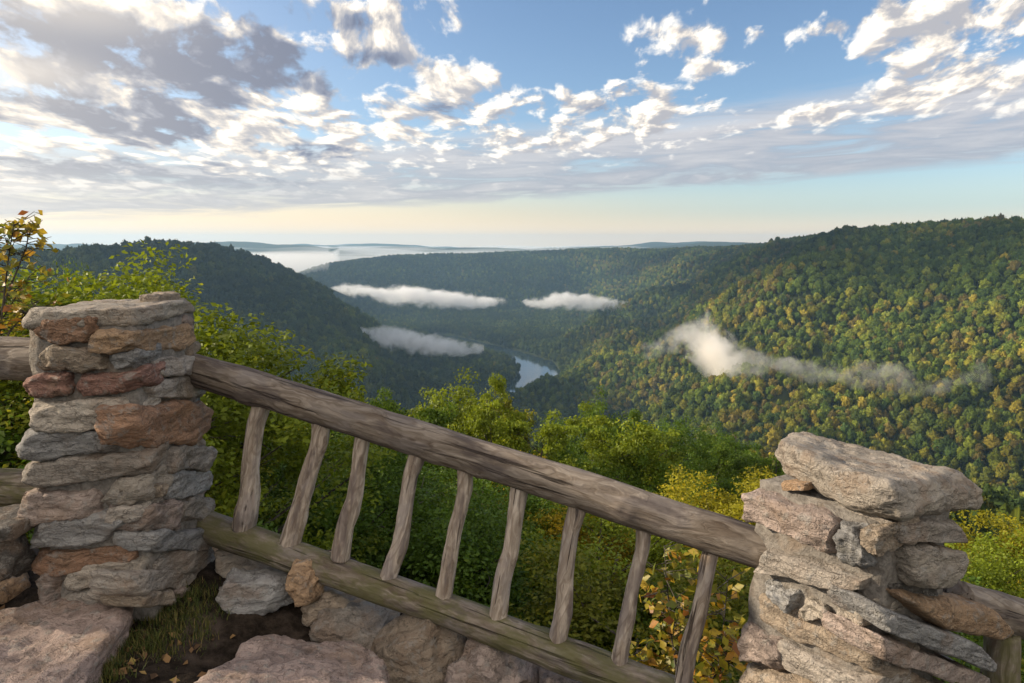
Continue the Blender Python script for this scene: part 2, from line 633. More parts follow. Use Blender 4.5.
T = np.concatenate(cand)
print("forest points", len(T))
NT = len(T)
R_T = np.hypot(T[:, 0], T[:, 1])
AZ_T = np.degrees(np.arctan2(T[:, 0], T[:, 1]))
size = T[:, 3] * 0.55 * rng.lognormal(0, 0.27, NT)
size = np.minimum(size, 6.8)
hgt = size * rng.uniform(1.0, 1.35, NT)
# colours of early autumn: mostly greens, some yellow, ochre and russet on the right-hand slopes; shade and warm sun are tinted in too
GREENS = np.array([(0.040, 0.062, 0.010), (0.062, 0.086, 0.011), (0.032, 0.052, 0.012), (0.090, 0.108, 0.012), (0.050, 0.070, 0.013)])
WARM = np.array([(0.15, 0.140, 0.016), (0.17, 0.135, 0.018), (0.105, 0.080, 0.022), (0.12, 0.13, 0.018), (0.105, 0.12, 0.020)])
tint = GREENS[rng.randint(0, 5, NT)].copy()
patch = fbm(np.stack([T[:, 0] / 130, T[:, 1] / 130, T[:, 2] / 60], 1), 3, 91)
onright = sstep(AZ_T, 3, 10)
lowhill = sstep(T[:, 2], 10, -130)
pw = np.clip(onright * (-0.10 + 0.50 * lowhill + 0.55 * patch), 0.0, 0.7) + 0.010  # autumn yellow; its gain low on the right also stands in for warm sunlight
pick = rng.uniform(0, 1, NT) < pw
tint[pick] = 0.88 * WARM[rng.randint(0, 5, pick.sum())] + 0.12 * tint[pick]
tint *= (0.60 + 0.50 * sstep(AZ_T, -1, 9))[:, None]  # left hill darkened in the colour, standing in for its shaded flank
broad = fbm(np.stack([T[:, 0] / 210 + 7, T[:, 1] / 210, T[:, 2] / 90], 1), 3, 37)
tint *= np.clip(0.95 + 0.62 * broad - 0.32 * sstep(T[:, 2], -90, 30), 0.4, 1.6)[:, None]  # random patches, plus shade on the upper slopes put into the tint
tint *=  rng.uniform(0.7, 1.3, NT)[:, None]
POS = T[:, :3].copy()
POS[:, 2] += hgt * 1.25 + 2.0 + rng.uniform(-2.5, 2.5, NT)
var = rng.randint(0, 6, NT)
var[rng.uniform(0, 1, NT) < 0.006] = 6
rotz = rng.uniform(0, 6.28, NT)
SCL = np.stack([size, size * rng.uniform(0.72, 1.28, NT), hgt], 1)
def forest_object(sel):
    me = bpy.data.meshes.new("forest")
    me.vertices.add(len(sel))
    me.vertices.foreach_set("co", POS[sel].astype(np.float32).ravel())
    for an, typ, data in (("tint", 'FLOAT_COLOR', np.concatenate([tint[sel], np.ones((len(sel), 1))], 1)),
                          ("scl", 'FLOAT_VECTOR', SCL[sel]),
                          ("rotv", 'FLOAT_VECTOR', np.stack([np.zeros(len(sel)), np.zeros(len(sel)), rotz[sel]], 1))):
        a = me.attributes.new(an, typ, 'POINT')
        a.data.foreach_set('color' if typ == 'FLOAT_COLOR' else 'vector', data.astype(np.float32).ravel())
    a = me.attributes.new("pick", 'INT', 'POINT')
    a.data.foreach_set('value', var[sel].astype(np.int32))
    o = bpy.data.objects.new("forest", me)
    COL.objects.link(o)
    me.materials.append(M_FOREST)
    ng = bpy.data.node_groups.new("forest_scatter", 'GeometryNodeTree')
    ng.interface.new_socket("Geometry", in_out='INPUT', socket_type='NodeSocketGeometry')
    ng.interface.new_socket("Geometry", in_out='OUTPUT', socket_type='NodeSocketGeometry')
    N, L = ng.nodes, ng.links
    gi, go = N.new('NodeGroupInput'), N.new('NodeGroupOutput')
    ci = N.new('GeometryNodeCollectionInfo')
    ci.inputs['Collection'].default_value = src
    ci.inputs['Separate Children'].default_value = True
    ci.inputs['Reset Children'].default_value = True
    ip = N.new('GeometryNodeInstanceOnPoints')
    ip.inputs['Pick Instance'].default_value = True

    def named(n, t):
        x = N.new('GeometryNodeInputNamedAttribute')
        x.data_type = t
        x.inputs['Name'].default_value = n
        return x.outputs[0]
    e2r = N.new('FunctionNodeEulerToRotation')
    L.new(named("rotv", 'FLOAT_VECTOR'), e2r.inputs[0])
    L.new(gi.outputs[0], ip.inputs['Points'])
    L.new(ci.outputs[0], ip.inputs['Instance'])
    L.new(named("pick", 'INT'), ip.inputs['Instance Index'])
    L.new(e2r.outputs[0], ip.inputs['Rotation'])
    L.new(named("scl", 'FLOAT_VECTOR'), ip.inputs['Scale'])
    L.new(ip.outputs[0], go.inputs[0])
    md = o.modifiers.new("scatter", 'NODES')
    md.node_group = ng
    tag(o, kind='stuff')
    return o


# the hillside crowns that show largest are trees of their own, the rest one wood
PD = POS - EYE
cz = PD[:, 1] * math.cos(PITCH) - PD[:, 2] * math.sin(PITCH)
cyv = PD[:, 1] * math.sin(PITCH) + PD[:, 2] * math.cos(PITCH)
PXT = 512 + F * PD[:, 0] / cz
PYT = 341.5 - F * cyv / cz
# ------------------------------------------------------------------ stone, mortar and wood
def stone_material():
    m, g = material("sandstone")
    p = g.coord('Object')
    rnd = g.objinfo('Random')
    pp = g.vm('ADD', p, g.comb(rnd * 37.0, rnd * 91.0, rnd * 13.0))
    base = g.objinfo('Color')
    big = g.noise(pp, 5.0, 5, 0.6)
    mid = g.noise(pp, 22.0, 6, 0.65)
    fine = g.noise(pp, 120.0, 4, 0.7)
    x, y, z = g.sep(pp)
    strata = g.noise(g.comb(x * 3.0, y * 3.0, z * 34.0 + big * 5.0), 1.6, 6, 0.6, 0.3)
    c = g.mix(g.step(strata, 0.36, 0.64), g.vm('SCALE', base, scale=0.74), g.vm('SCALE', base, scale=1.26))
    c = g.mix(g.step(big, 0.50, 0.66) * 0.55, c, (0.30, 0.21, 0.145))            # iron staining
    c = g.mix(g.step(mid, 0.52, 0.66) * 0.62, c, (0.38, 0.36, 0.33))             # pale lichen
    c = g.mix(g.step(g.noise(pp, 9.0, 5, 0.7), 0.60, 0.72) * 0.6, c, (0.11, 0.105, 0.085))   # dark lichen
    crk = g.voro(g.vm('ADD', g.comb(x * 5.0, y * 5.0, z * 13.0), g.vm('SCALE', g.noise(pp, 14.0, 4, 0.6, color=True), scale=1.1)), 1.6, 'DISTANCE_TO_EDGE')
    c = g.mix(g.step(crk, 0.018, 0.0) * 0.45, c, (0.06, 0.05, 0.042))
    c = g.mix(g.step(fine, 0.58, 0.70) * 0.6, c, (0.50, 0.46, 0.41))
    c = g.mix(g.step(fine, 0.43, 0.28) * 0.55, c, (0.075, 0.062, 0.052))
    h = strata * 0.8 + mid * 0.9 + fine * 0.4 - g.step(crk, 0.025, 0.0) * 0.2
    principled(g, c, 0.9, g.bump(h, 1.0, 0.035), 0.2)
    return m


def mortar_material():
    m, g = material("mortar")
    p = g.coord('Object')
    n = g.noise(p, 30.0, 6, 0.7)
    n2 = g.noise(p, 6.0, 4, 0.6)
    c = g.mix(g.step(n, 0.3, 0.7), (0.15, 0.135, 0.12), (0.32, 0.295, 0.265))
    c = g.mix(g.step(n2, 0.5, 0.7) * 0.6, c, (0.25, 0.19, 0.14))
    principled(g, c, 0.95, g.bump(n, 0.9, 0.03), 0.15)
    return m


def wood_material(name, moss, lift=1.0):
    m, g = material(name)
    p = g.coord('Object')
    rnd = g.objinfo('Random')
    x, y, z = g.sep(p)
    dk = g.noise(g.comb(x * 2.5, y * 14.0, z * 14.0 + rnd * 5.0), 1.0, 4, 0.6)
    sw = g.noise(g.comb(x * 2.2, y * 6.0, z * 6.0 + rnd * 40.0), 1.6, 3, 0.5)
    grain = g.noise(g.comb(x * 1.6 + sw * 1.2, y * 26.0 + sw * 4.0, z * 26.0 + sw * 4.0 + rnd * 31.0), 1.4, 7, 0.62, 0.5)
    rings = g.m('SINE', (g.noise(g.comb(x * 1.5, y * 7.0, z * 7.0 + rnd * 11.0), 1.0, 2, 0.4) * 75.0))
    crack = g.noise(g.comb(x * 1.1, y * 40.0, z * 40.0 + rnd * 9.0), 1.0, 4, 0.6, 0.2)
    fine = g.noise(g.comb(x * 14.0, y * 90.0, z * 90.0), 1.0, 4, 0.7)
    c = g.ramp(grain, [(0.30, (0.085, 0.062, 0.044)), (0.47, (0.185, 0.152, 0.122)), (0.60, (0.275, 0.232, 0.190)), (0.8, (0.40, 0.352, 0.30))])
    c = g.mix(g.step(rings, 0.55, 1.0) * 0.38, c, (0.09, 0.062, 0.042))
    c = g.mix(g.step(sw, 0.52, 0.68) * 0.5, c, (0.20, 0.18, 0.175))
    c = g.mix(g.step(crack, 0.58, 0.66) * 0.85, c, (0.03, 0.022, 0.017))
    c = g.mix(g.step(dk, 0.50, 0.62) * 0.65, c, (0.075, 0.060, 0.058))
    mo = g.noise(g.comb(x * 3.0, y * 5.0, z * 5.0), 2.0, 6, 0.7)
    c = g.mix(g.step(mo, 0.60 - 0.25 * moss, 0.78 - 0.2 * moss) * (0.25 + 0.5 * moss), c, (0.115, 0.115, 0.040))
    c = g.vm('SCALE', c, scale=lift)
    h = grain * 0.9 + fine * 0.35 - g.step(crack, 0.60, 0.70) * 0.9 + rings * 0.10
    principled(g, c, 0.85, g.bump(h, 0.8, 0.012), 0.2)
    return m


M_STONE = stone_material()
M_MORTAR = mortar_material()
M_WOOD = wood_material("weathered_wood", 0.0)
M_WOODB = wood_material("bleached_wood", 0.1, 2.0)
M_WOODM = wood_material("mossy_wood", 0.9)

SHADES = {
    'grey': (0.39, 0.345, 0.30), 'cool': (0.335, 0.33, 0.325), 'pale': (0.47, 0.415, 0.35), 'tan': (0.40, 0.325, 0.25),
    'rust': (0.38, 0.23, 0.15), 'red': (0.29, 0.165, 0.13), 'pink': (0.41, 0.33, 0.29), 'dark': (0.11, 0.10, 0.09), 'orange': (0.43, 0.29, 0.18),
    'rose': (0.48, 0.37, 0.325),
}


def block(corners, depth, seed, n=22, p=7.0, amp=0.012, bulge=0.0, edge_noise=0.02, facets=9):
    """A weathered stone: a rounded block between four front corners (TL, TR, BR, BL) and the same pushed in by depth."""
    C = np.array(corners, dtype=float)
    dv = np.array(depth, dtype=float)
    lin = np.linspace(-1, 1, n + 1)
    verts, faces = {}, []
    idx = {}
    P = []

    def vid(a, b, c):
        key = (round(a, 5), round(b, 5), round(c, 5))
        if key not in idx:
            idx[key] = len(P)
            P.append(key)
        return idx[key]
    nd = max(6, n // 2)
    lc = np.linspace(-1, 1, nd + 1)
    for s in (-1, 1):
        for i in range(n):
            for j in range(n):
                q = [vid(lin[i], lin[j], s), vid(lin[i + 1], lin[j], s), vid(lin[i + 1], lin[j + 1], s), vid(lin[i], lin[j + 1], s)]
                faces.append(q if s < 0 else q[::-1])
        for i in range(n):
            for j in range(nd):
                q = [vid(lin[i], s, lc[j]), vid(lin[i + 1], s, lc[j]), vid(lin[i + 1], s, lc[j + 1]), vid(lin[i], s, lc[j + 1])]
                faces.append(q[::-1] if s < 0 else q)
                q = [vid(s, lin[i], lc[j]), vid(s, lin[i + 1], lc[j]), vid(s, lin[i + 1], lc[j + 1]), vid(s, lin[i], lc[j + 1])]
                faces.append(q if s < 0 else q[::-1])
    U = np.array(P)
    # lengths used to keep the rounding about equal in metres
    w = 0.5 * (np.linalg.norm(C[1] - C[0]) + np.linalg.norm(C[2] - C[3]))
    h = 0.5 * (np.linalg.norm(C[3] - C[0]) + np.linalg.norm(C[2] - C[1]))
    d = np.linalg.norm(dv)
    dims = np.array([w, h, d]) / 2
    r = min(dims) * (1.9 / p * 2.2)
    r = min(r, min(dims) * 0.95)
    Q = U * dims
    inner = dims - r
    K = np.clip(Q, -inner, inner)
    off = Q - K
    L = np.linalg.norm(off, axis=1)
    m = L > 1e-9
    Q2 = Q.copy()
    mx = np.max(np.abs(off), axis=1)
    Q2[m] = K[m] + off[m] / L[m][:, None] * mx[m][:, None]
    U2 = Q2 / dims
    cut = np.random.RandomState(seed * 3 + 1)
    Lq = U2 * dims / dims.max()
    for _ in range(facets):
        k_ = cut.choice([-1.0, 1.0], 3) * cut.uniform(0.15, 1.0, 3)
        if cut.uniform() < 0.75:
            k_[2] = -abs(k_[2])                      # mostly chips on the face one sees
        k_ /= np.linalg.norm(k_)
        lim = np.max(Lq @ k_) - cut.uniform(0.10, 0.42) * np.min(dims) / dims.max()
        Lq = Lq - (np.maximum(Lq @ k_ - lim, 0) * 0.92)[:, None] * k_
    U2 = Lq * dims.max() / dims
    a, b, c = U2[:, 0], U2[:, 1], U2[:, 2]
    u, v = (a + 1) / 2, (1 - b) / 2
    pos = (C[0] * ((1 - u) * (1 - v))[:, None] + C[1] * (u * (1 - v))[:, None] + C[2] * (u * v)[:, None] + C[3] * ((1 - u) * v)[:, None]) + dv * ((c + 1) / 2)[:, None]
    nrm = np.where(m[:, None], off / np.maximum(L, 1e-9)[:, None], 0)
    # to world: local axes
    ax = (C[1] - C[0] + C[2] - C[3])
    ax /= np.linalg.norm(ax)
    ay = (C[0] - C[3] + C[1] - C[2])
    ay /= np.linalg.norm(ay)
    az_ = dv / d
    N = nrm[:, :1] * ax + nrm[:, 1:2] * ay + nrm[:, 2:] * az_
    flat = ~m
    if flat.any():
        s_ = np.argmax(np.abs(U), axis=1)
        for k, axv in enumerate((ax, ay, az_)):
            sel = flat & (s_ == k)
            N[sel] = np.sign(U[sel, k])[:, None] * axv
    so = seed * 5.17
    edge_noise = min(edge_noise, 0.13 * min(w, h, d))
    amp = min(amp, 0.10 * min(w, h, d))
    sc = max(w, h)
    n1 = fbm(pos / (0.30 * sc) + so, 3, seed)
    n2 = fbm(pos * 26 + so, 4, seed + 3, 0.6)
    lay = vnoise(np.stack([pos[:, 0] * 2 + so, pos[:, 1] * 2, pos[:, 2] * 38], 1), seed + 5)
    # chipped facets
    n3 = np.abs(fbm(pos / (0.45 * sc) + so + 9, 2, seed + 11))
    pos = pos + N * (n1 * edge_noise * 0.8 + n2 * amp * 0.6 + lay * amp * 0.6 - n3 * edge_noise * 0.8)[:, None]
    tang = fbm(pos / (0.5 * sc) + so + 40, 2, seed + 21)
    pos = pos + ay * (tang * edge_noise * 0.7)[:, None]
    return pos, np.array(faces)


SEED = [10]


def stone(name, corners, depth, shade, parent=None, **kw):
    SEED[0] += 1
    cq = sum(np.array(q) for q in corners) / 4
    if kw.pop('gap', name == 'stone'):
        corners = [cq + (np.array(q) - cq) * 0.975 for q in corners]
    pos, f = block(corners, depth, SEED[0], **kw)
    c = pos.mean(0)
    o = mesh_object(name, pos - c, f, M_STONE, parent)
    o.location = c if parent is None else c - np.array(parent.location)
    col = np.array(SHADES[shade]) * np.random.RandomState(SEED[0]).uniform(0.80, 1.22)
    o.color = (*col, 1)
    return o


def core(name, foot, z0, z1, parent, mat, nz=26, ns=8):
    """The mortar body of a pillar: a rough-faced upright block over four foot points."""
    foot = np.array(foot)
    ring = []
    for k in range(4):
        for s in range(ns):
            ring.append(foot[k] + (foot[(k + 1) % 4] - foot[k]) * s / ns)
    ring = np.array(ring)
    m = len(ring)
    V_, Fc = [], []
    for i in range(nz + 1):
        for q in ring:
            V_.append((q[0], q[1], z0 + (z1 - z0) * i / nz))
    for i in range(nz):
        for j in range(m):
            Fc.append((i * m + j, i * m + (j + 1) % m, (i + 1) * m + (j + 1) % m, (i + 1) * m + j))
    V_ = np.array(V_)
    c = np.array([*foot.mean(0), 0])
    D = V_ - c
    D[:, 2] = 0
    D /= np.linalg.norm(D, axis=1)[:, None]
    V_ = V_ + D * (fbm(V_ * 9, 4, 5) * 0.014)[:, None]
    Fc.append(tuple(nz * m + j for j in range(m)))
    o = mesh_object(name, V_ - np.array(parent.location), Fc, mat, parent)
    return o


# ------------------------------------------------------------------ the left pillar
YF = 2.85                                                     # its front plane
cornerL = at(143, 455, YF)
XC = cornerL[0]                                               # its right-hand plane
XL = at(30, 455, YF)[0]
YB = 3.46
nF, nR = np.array([0, -1.0, 0]), np.array([1.0, 0, 0])


def quadF(x0, y0, x1, y1, tilt=0):
    return [on_plane(px, py, (0, YF, 0), nF) for px, py in ((x0, y0 + tilt), (x1, y0 - tilt), (x1, y1 - tilt), (x0, y1 + tilt))]


def quadR(x0, y0, x1, y1, tl=0, tr=0):
    return [on_plane(px, py, (XC, 0, 0), nR) for px, py in ((x0, y0 + tl), (x1, y0 + tr), (x1, y1 + tr), (x0, y1 + tl))]


PL = empty("stone_pillar", ((XL + XC) / 2, (YF + YB) / 2, -0.02))
tag(PL, "squarish rubble stone pillar with a flat top, tall beside the mossy rock slab", "stone pillar", "stone pillars of the overlook")
core("mortar", [(XL + 0.03, YF + 0.022), (XC - 0.016, YF + 0.022), (XC - 0.016, YB - 0.02), (XL + 0.03, YB - 0.02)], -0.15, at(110, 330, YF)[2] + 0.02, PL, M_MORTAR)
LEFT_F = [  # x0, y0, x1, y1, tilt, shade
    (33, 316, 100, 344, 2, 'rust'), (34, 347, 107, 371, 1, 'tan'), (24, 374, 72, 396, 2, 'red'), (76, 371, 146, 396, 4, 'red'),
    (26, 399, 142, 433, 2, 'pale'), (13, 430, 122, 459, 4, 'cool'), (17, 455, 150, 485, 7, 'grey'), (18, 488, 102, 520, 2, 'pink'),
    (104, 478, 150, 505, 2, 'pale'), (26, 516, 134, 546, 6, 'cool'), (29, 546, 138, 572, 6, 'rust'), (34, 570, 64, 603, -3, 'pink'),
    (68, 562, 146, 588, 6, 'pale'), (46, 590, 128, 616, 6, 'grey'), (106, 505, 148, 524, 2, 'grey'), (108, 350, 140, 369, 0, 'cool'),
]
for i, (x0, y0, x1, y1, t, sh) in enumerate(LEFT_F):
    pr = 0.018 + 0.022 * ((i * 7) % 5) / 5
    q = [c + np.array([0, -pr, 0]) for c in quadF(x0, y0, x1, y1, t)]
    o_ = stone("stone", q, (0, 0.22, 0), sh, PL, p=13.0 if i % 3 else 10.0, edge_noise=0.016)
    if i == 3:
        RED_STONE = o_
LEFT_R = [
    (127, 327, 196, 351, 2, -4, 'orange'), (150, 356, 200, 376, 2, -2, 'grey'), (146, 376, 204, 399, 0, -2, 'grey'), (127, 400, 211, 447, 2, -3, 'rust'), (166, 446, 212, 473, 1, -2, 'grey'),
    (163, 470, 216, 499, 2, -3, 'cool'), (146, 500, 181, 529, 2, 0, 'pink'), (181, 499, 212, 525, 0, -2, 'grey'), (147, 530, 212, 553, 2, -4, 'cool'),
    (154, 548, 217, 575, 2, -3, 'grey'), (132, 568, 222, 592, 3, -6, 'grey'), (176, 586, 210, 603, 2, -3, 'pink'), (140, 590, 172, 606, 2, -2, 'tan'), (150, 482, 164, 497, 0, 0, 'tan'),
]
for i, (x0, y0, x1, y1, a_, b_, sh) in enumerate(LEFT_R):
    pr = 0.018 + 0.024 * ((i * 3) % 5) / 5
    q = [c + np.array([pr, 0, 0]) for c in quadR(x0, y0, x1, y1, a_, b_)]
    stone("stone", q, (-0.20, 0, 0), sh, PL, p=13.0 if i % 3 else 10.0, edge_noise=0.016)
# flat top stones
zt = at(110, 318, YF)[2]
tp = [(XL - 0.01, YF - 0.03), (XL + 0.27, YF - 0.02), (XC - 0.015, YF - 0.03), (XC + 0.035, YF + 0.15), (XC + 0.03, YB + 0.03), (XL + 0.3, YB + 0.02), (XL + 0.02, YB)]


def flat_stone(name, pts, z, th, shade, parent, **kw):
    q = [np.array([x, y, z]) for x, y in pts]
    return stone(name, q, (0, 0, -th), shade, parent, **kw)


flat_stone("capstone", [(XL + 0.02, YB - 0.03), (XL + 0.33, YB), (XL + 0.30, YF - 0.005), (XL + 0.025, YF - 0.008)], zt + 0.030, 0.075, 'pale', PL, p=10, edge_noise=0.018)
flat_stone("capstone", [(XL + 0.22, YB - 0.02), (XC + 0.005, YB - 0.02), (XC + 0.0, YF + 0.02), (XL + 0.25, YF - 0.005)], zt + 0.040, 0.085, 'pale', PL, p=9, edge_noise=0.022)
flat_stone("stone", [(XL + 0.30, YB - 0.02), (XC - 0.06, YB - 0.03), (XC - 0.08, YB - 0.28), (XL + 0.33, YB - 0.26)], zt + 0.066, 0.05, 'tan', PL, p=9, edge_noise=0.015)
# rear and left faces, seen only from the side
rs = random.Random(4)
for f_ in range(2):
    z = zt - 0.04
    while z > 0.02:
        h_ = rs.uniform(0.09, 0.14)
        cut = rs.uniform(0.35, 0.65)
        for a_, b_ in ((0.0, cut - 0.02), (cut + 0.02, 1.0)):
            if f_ == 0:
                q = [np.array([XL - 0.005, YB + (YF + 0.2 - YB) * t, zz]) for t, zz in ((a_, z), (b_, z), (b_, z - h_), (a_, z - h_))]
                stone("stone", q, (0.16, 0, 0), rs.choice(['grey', 'tan', 'pink', 'cool']), PL, n=12, edge_noise=0.014)
            else:
                q = [np.array([XC + (XL - XC) * t, YB + 0.01, zz]) for t, zz in ((a_, z), (b_, z), (b_, z - h_), (a_, z - h_))]
                stone("stone", q, (0, -0.16, 0), rs.choice(['grey', 'tan', 'pink', 'cool']), PL, n=12, edge_noise=0.014)
        z -= h_ + 0.015

# ------------------------------------------------------------------ the right pillar, turned to meet both rails
cR = at(889, 520, 1.90)
dL = np.array([-0.50, 0.866, 0])                               # along its left face, going back
dRt = np.array([0.866, 0.50, 0])                               # along its right-hand front face
nL = np.array([-0.866, -0.5, 0])
nRf = np.array([0.5, -0.866, 0])
c0 = np.array([cR[0], cR[1], 0])
ZB = -0.62
PR = empty("stone_pillar", (c0 + dL * 0.26 + dRt * 0.2) + np.array([0, 0, ZB]))
tag(PR, "slanting rubble stone pillar topped by one big overhanging boulder slab", "stone pillar", "stone pillars of the overlook")
zc = at(880, 530, 1.95)[2]
cf = [c0 + nL * -0.022 + nRf * -0.022, c0 + dRt * 0.375 + nRf * -0.022, c0 + dRt * 0.36 + dL * 0.47, c0 + dL * 0.49 + nL * -0.022]
core("mortar", [c[:2] for c in cf], ZB - 0.1, zc + 0.02, PR, M_MORTAR)


def qL(*pts):
    return [on_plane(px, py, c0, nL) for px, py in pts]


def qR(*pts):
    return [on_plane(px, py, c0, nRf) for px, py in pts]


RIGHT_L = [
    (((750, 487), (846, 521), (838, 557), (751, 518)), 'pink', 0.05), (((768, 545), (872, 578), (868, 594), (757, 571)), 'grey', 0.03),
    (((841, 521), (869, 524), (877, 568), (841, 557)), 'cool', 0.035), (((862, 524), (890, 527), (888, 556), (874, 552)), 'tan', 0.04),
    (((762, 577), (800, 590), (790, 614), (771, 603)), 'cool', 0.01), (((806, 594), (829, 603), (829, 623), (797, 618)), 'pale', 0.01),
    (((840, 598), (874, 606), (873, 626), (841, 622)), 'pale', 0.015), (((752, 589), (880, 643), (880, 676), (755, 626)), 'tan', -0.015),
    (((745, 621), (779, 640), (800, 668), (742, 658)), 'pink', 0.03), (((778, 638), (882, 680), (882, 706), (780, 664)), 'grey', 0.02),
    (((742, 660), (828, 692), (828, 722), (741, 694)), 'tan', 0.035), (((826, 688), (884, 712), (884, 742), (826, 722)), 'grey', 0.02),
    (((742, 700), (830, 728), (830, 770), (742, 735)), 'grey', 0.03), (((832, 728), (886, 746), (886, 790), (832, 772)), 'pink', 0.02),
    (((742, 742), (840, 782), (840, 830), (742, 785)), 'tan', 0.03), (((780, 481), (804, 484), (806, 492), (780, 492)), 'orange', -0.01),
    (((842, 788), (890, 800), (890, 850), (842, 835)), 'grey', 0.02), (((745, 795), (840, 838), (840, 900), (745, 850)), 'grey', 0.03),
]
for i, (q, sh, pr) in enumerate(RIGHT_L):
    stone("stone", [c + nL * (pr + 0.012) for c in qL(*q)], -nL * 0.22, sh, PR, p=14.0, edge_noise=0.014, facets=5)
RIGHT_R = [
    (((901, 544), (957, 546), (954, 584), (904, 584)), 'pale', 0.03), (((893, 521), (964, 522), (962, 543), (896, 544)), 'grey', 0.01),
    (((870, 600), (972, 642), (984, 668), (872, 628)), 'cool', 0.05), (((870, 630), (984, 671), (981, 690), (872, 656)), 'pink', 0.03),
    (((880, 658), (962, 690), (960, 724), (880, 700)), 'tan', 0.0), (((890, 584), (940, 586), (950, 606), (896, 596)), 'dark', -0.02),
    (((884, 704), (950, 726), (950, 770), (886, 752)), 'grey', 0.02), (((890, 756), (956, 776), (956, 830), (892, 806)), 'pink', 0.02),
]
for i, (q, sh, pr) in enumerate(RIGHT_R):
    stone("stone", [c + nRf * (pr + 0.012) for c in qR(*q)], -nRf * 0.22, sh, PR, p=14.0, edge_noise=0.014, facets=5)
q = qR((882, 587), (1006, 607), (1005, 640), (930, 626))
stone("stone", [c + nRf * 0.045 for c in q], -nRf * 0.13, 'orange', PR, p=4.0, edge_noise=0.012)
q = qR((966, 520), (985, 540), (985, 590), (960, 590))


# the great cap slab, tilted down to the right
def cap_slab():
    q = [at(792, 424, 2.62), at(990, 476, 2.16), at(886, 486, 1.83), at(768, 441, 2.34)]
    return stone("capstone", q, np.array([0.03, 0.0, -0.135]), 'pale', PR, n=48, p=4.6, amp=0.010, edge_noise=0.035, facets=7)


cap_slab()


# ------------------------------------------------------------------ logs
def log(name, pts, radii, mat, parent=None, seg=20, per=26, seed=0, rough=0.06, knots=0, ends=True):
    """A debarked log along a polyline: built along its own X axis."""
    P = np.array(pts, dtype=float)
    o0 = P[0].copy()
    X = P[-1] - P[0]
    L = np.linalg.norm(X)
    X /= L
    up = np.array([0, 0, 1.0]) if abs(X[2]) < 0.9 else np.array([0, 1.0, 0])
    Yv = np.cross(up, X)
    Yv /= np.linalg.norm(Yv)
    Zv = np.cross(X, Yv)
    Mx = np.stack([X, Yv, Zv])
    loc = (P - o0) @ Mx.T
    n = max(8, int(per * L / 0.5))
    t = np.linspace(0, 1, n + 1)
    s = np.linspace(0, 1, len(P))
    # smooth interpolation of the centre line
    cx = np.stack([np.interp(t, s, loc[:, k]) for k in range(3)], 1)
    if len(P) > 2:
        for _ in range(max(2, n // (3 * (len(P) - 1)))):
            cx[1:-1] = 0.25 * cx[:-2] + 0.5 * cx[1:-1] + 0.25 * cx[2:]
    rad_ = np.interp(t, np.linspace(0, 1, len(radii)), radii)
    a = np.linspace(0, 2 * np.pi, seg, endpoint=False)
    V_ = []
    for i in range(n + 1):
        for k in range(seg):
            V_.append(cx[i] + np.array([0, math.cos(a[k]), math.sin(a[k])]) * rad_[i])
    V_ = np.array(V_)
    D = V_ - np.repeat(cx, seg, 0)
    nn = fbm(np.stack([V_[:, 0] * 4 + seed * 3.3, V_[:, 1] / radii[0] * 0.9, V_[:, 2] / radii[0] * 0.9], 1), 4, seed)
    fl = vnoise(np.stack([V_[:, 0] * 1.3 + seed, V_[:, 1] / radii[0] * 3.5, V_[:, 2] / radii[0] * 3.5], 1), seed + 2)
    sc = 1 + rough * nn + rough * 0.4 * fl
    rk = random.Random(seed)
    for _ in range(knots):
        kx, ka, kr = rk.uniform(0.05, 0.95) * L, rk.uniform(0, 6.28), rk.uniform(0.03, 0.05)
        ang = np.arctan2(D[:, 2], D[:, 1])
        da = (ang - ka + np.pi) % (2 * np.pi) - np.pi
        g2 = ((V_[:, 0] - kx) / kr) ** 2 + (da * radii[0] / kr) ** 2
        sc = sc + 0.16 * np.exp(-g2) - 0.10 * np.exp(-g2 * 6)
    V_ = np.repeat(cx, seg, 0) + D * sc[:, None]
    Fc = []
    for i in range(n):
        for k in range(seg):
            Fc.append((i * seg + k, i * seg + (k + 1) % seg, (i + 1) * seg + (k + 1) % seg, (i + 1) * seg + k)[::-1])
    Fc.append(tuple(range(seg)))
    Fc.append(tuple(n * seg + k for k in range(seg - 1, -1, -1)))
    o = mesh_object(name, V_, Fc, mat, parent)
    R = Matrix([[X[0], Yv[0], Zv[0]], [X[1], Yv[1], Zv[1]], [X[2], Yv[2], Zv[2]]]).to_4x4()
    base = Vector(o0) - (Vector(parent.location) if parent else Vector((0, 0, 0)))
    o.matrix_local = Matrix.Translation(base) @ R
    return o


# the main railing: a plane from the left pillar down to the right pillar
RA = at(180, 367, 3.42)
RB = at(775, 553, 2.33)
rdir = RB - RA
rn = np.array([rdir[1], -rdir[0], 0])
rn /= np.linalg.norm(rn)


def rp(px, py, off=0.0):
    return on_plane(px, py, RA + rn * off, rn)


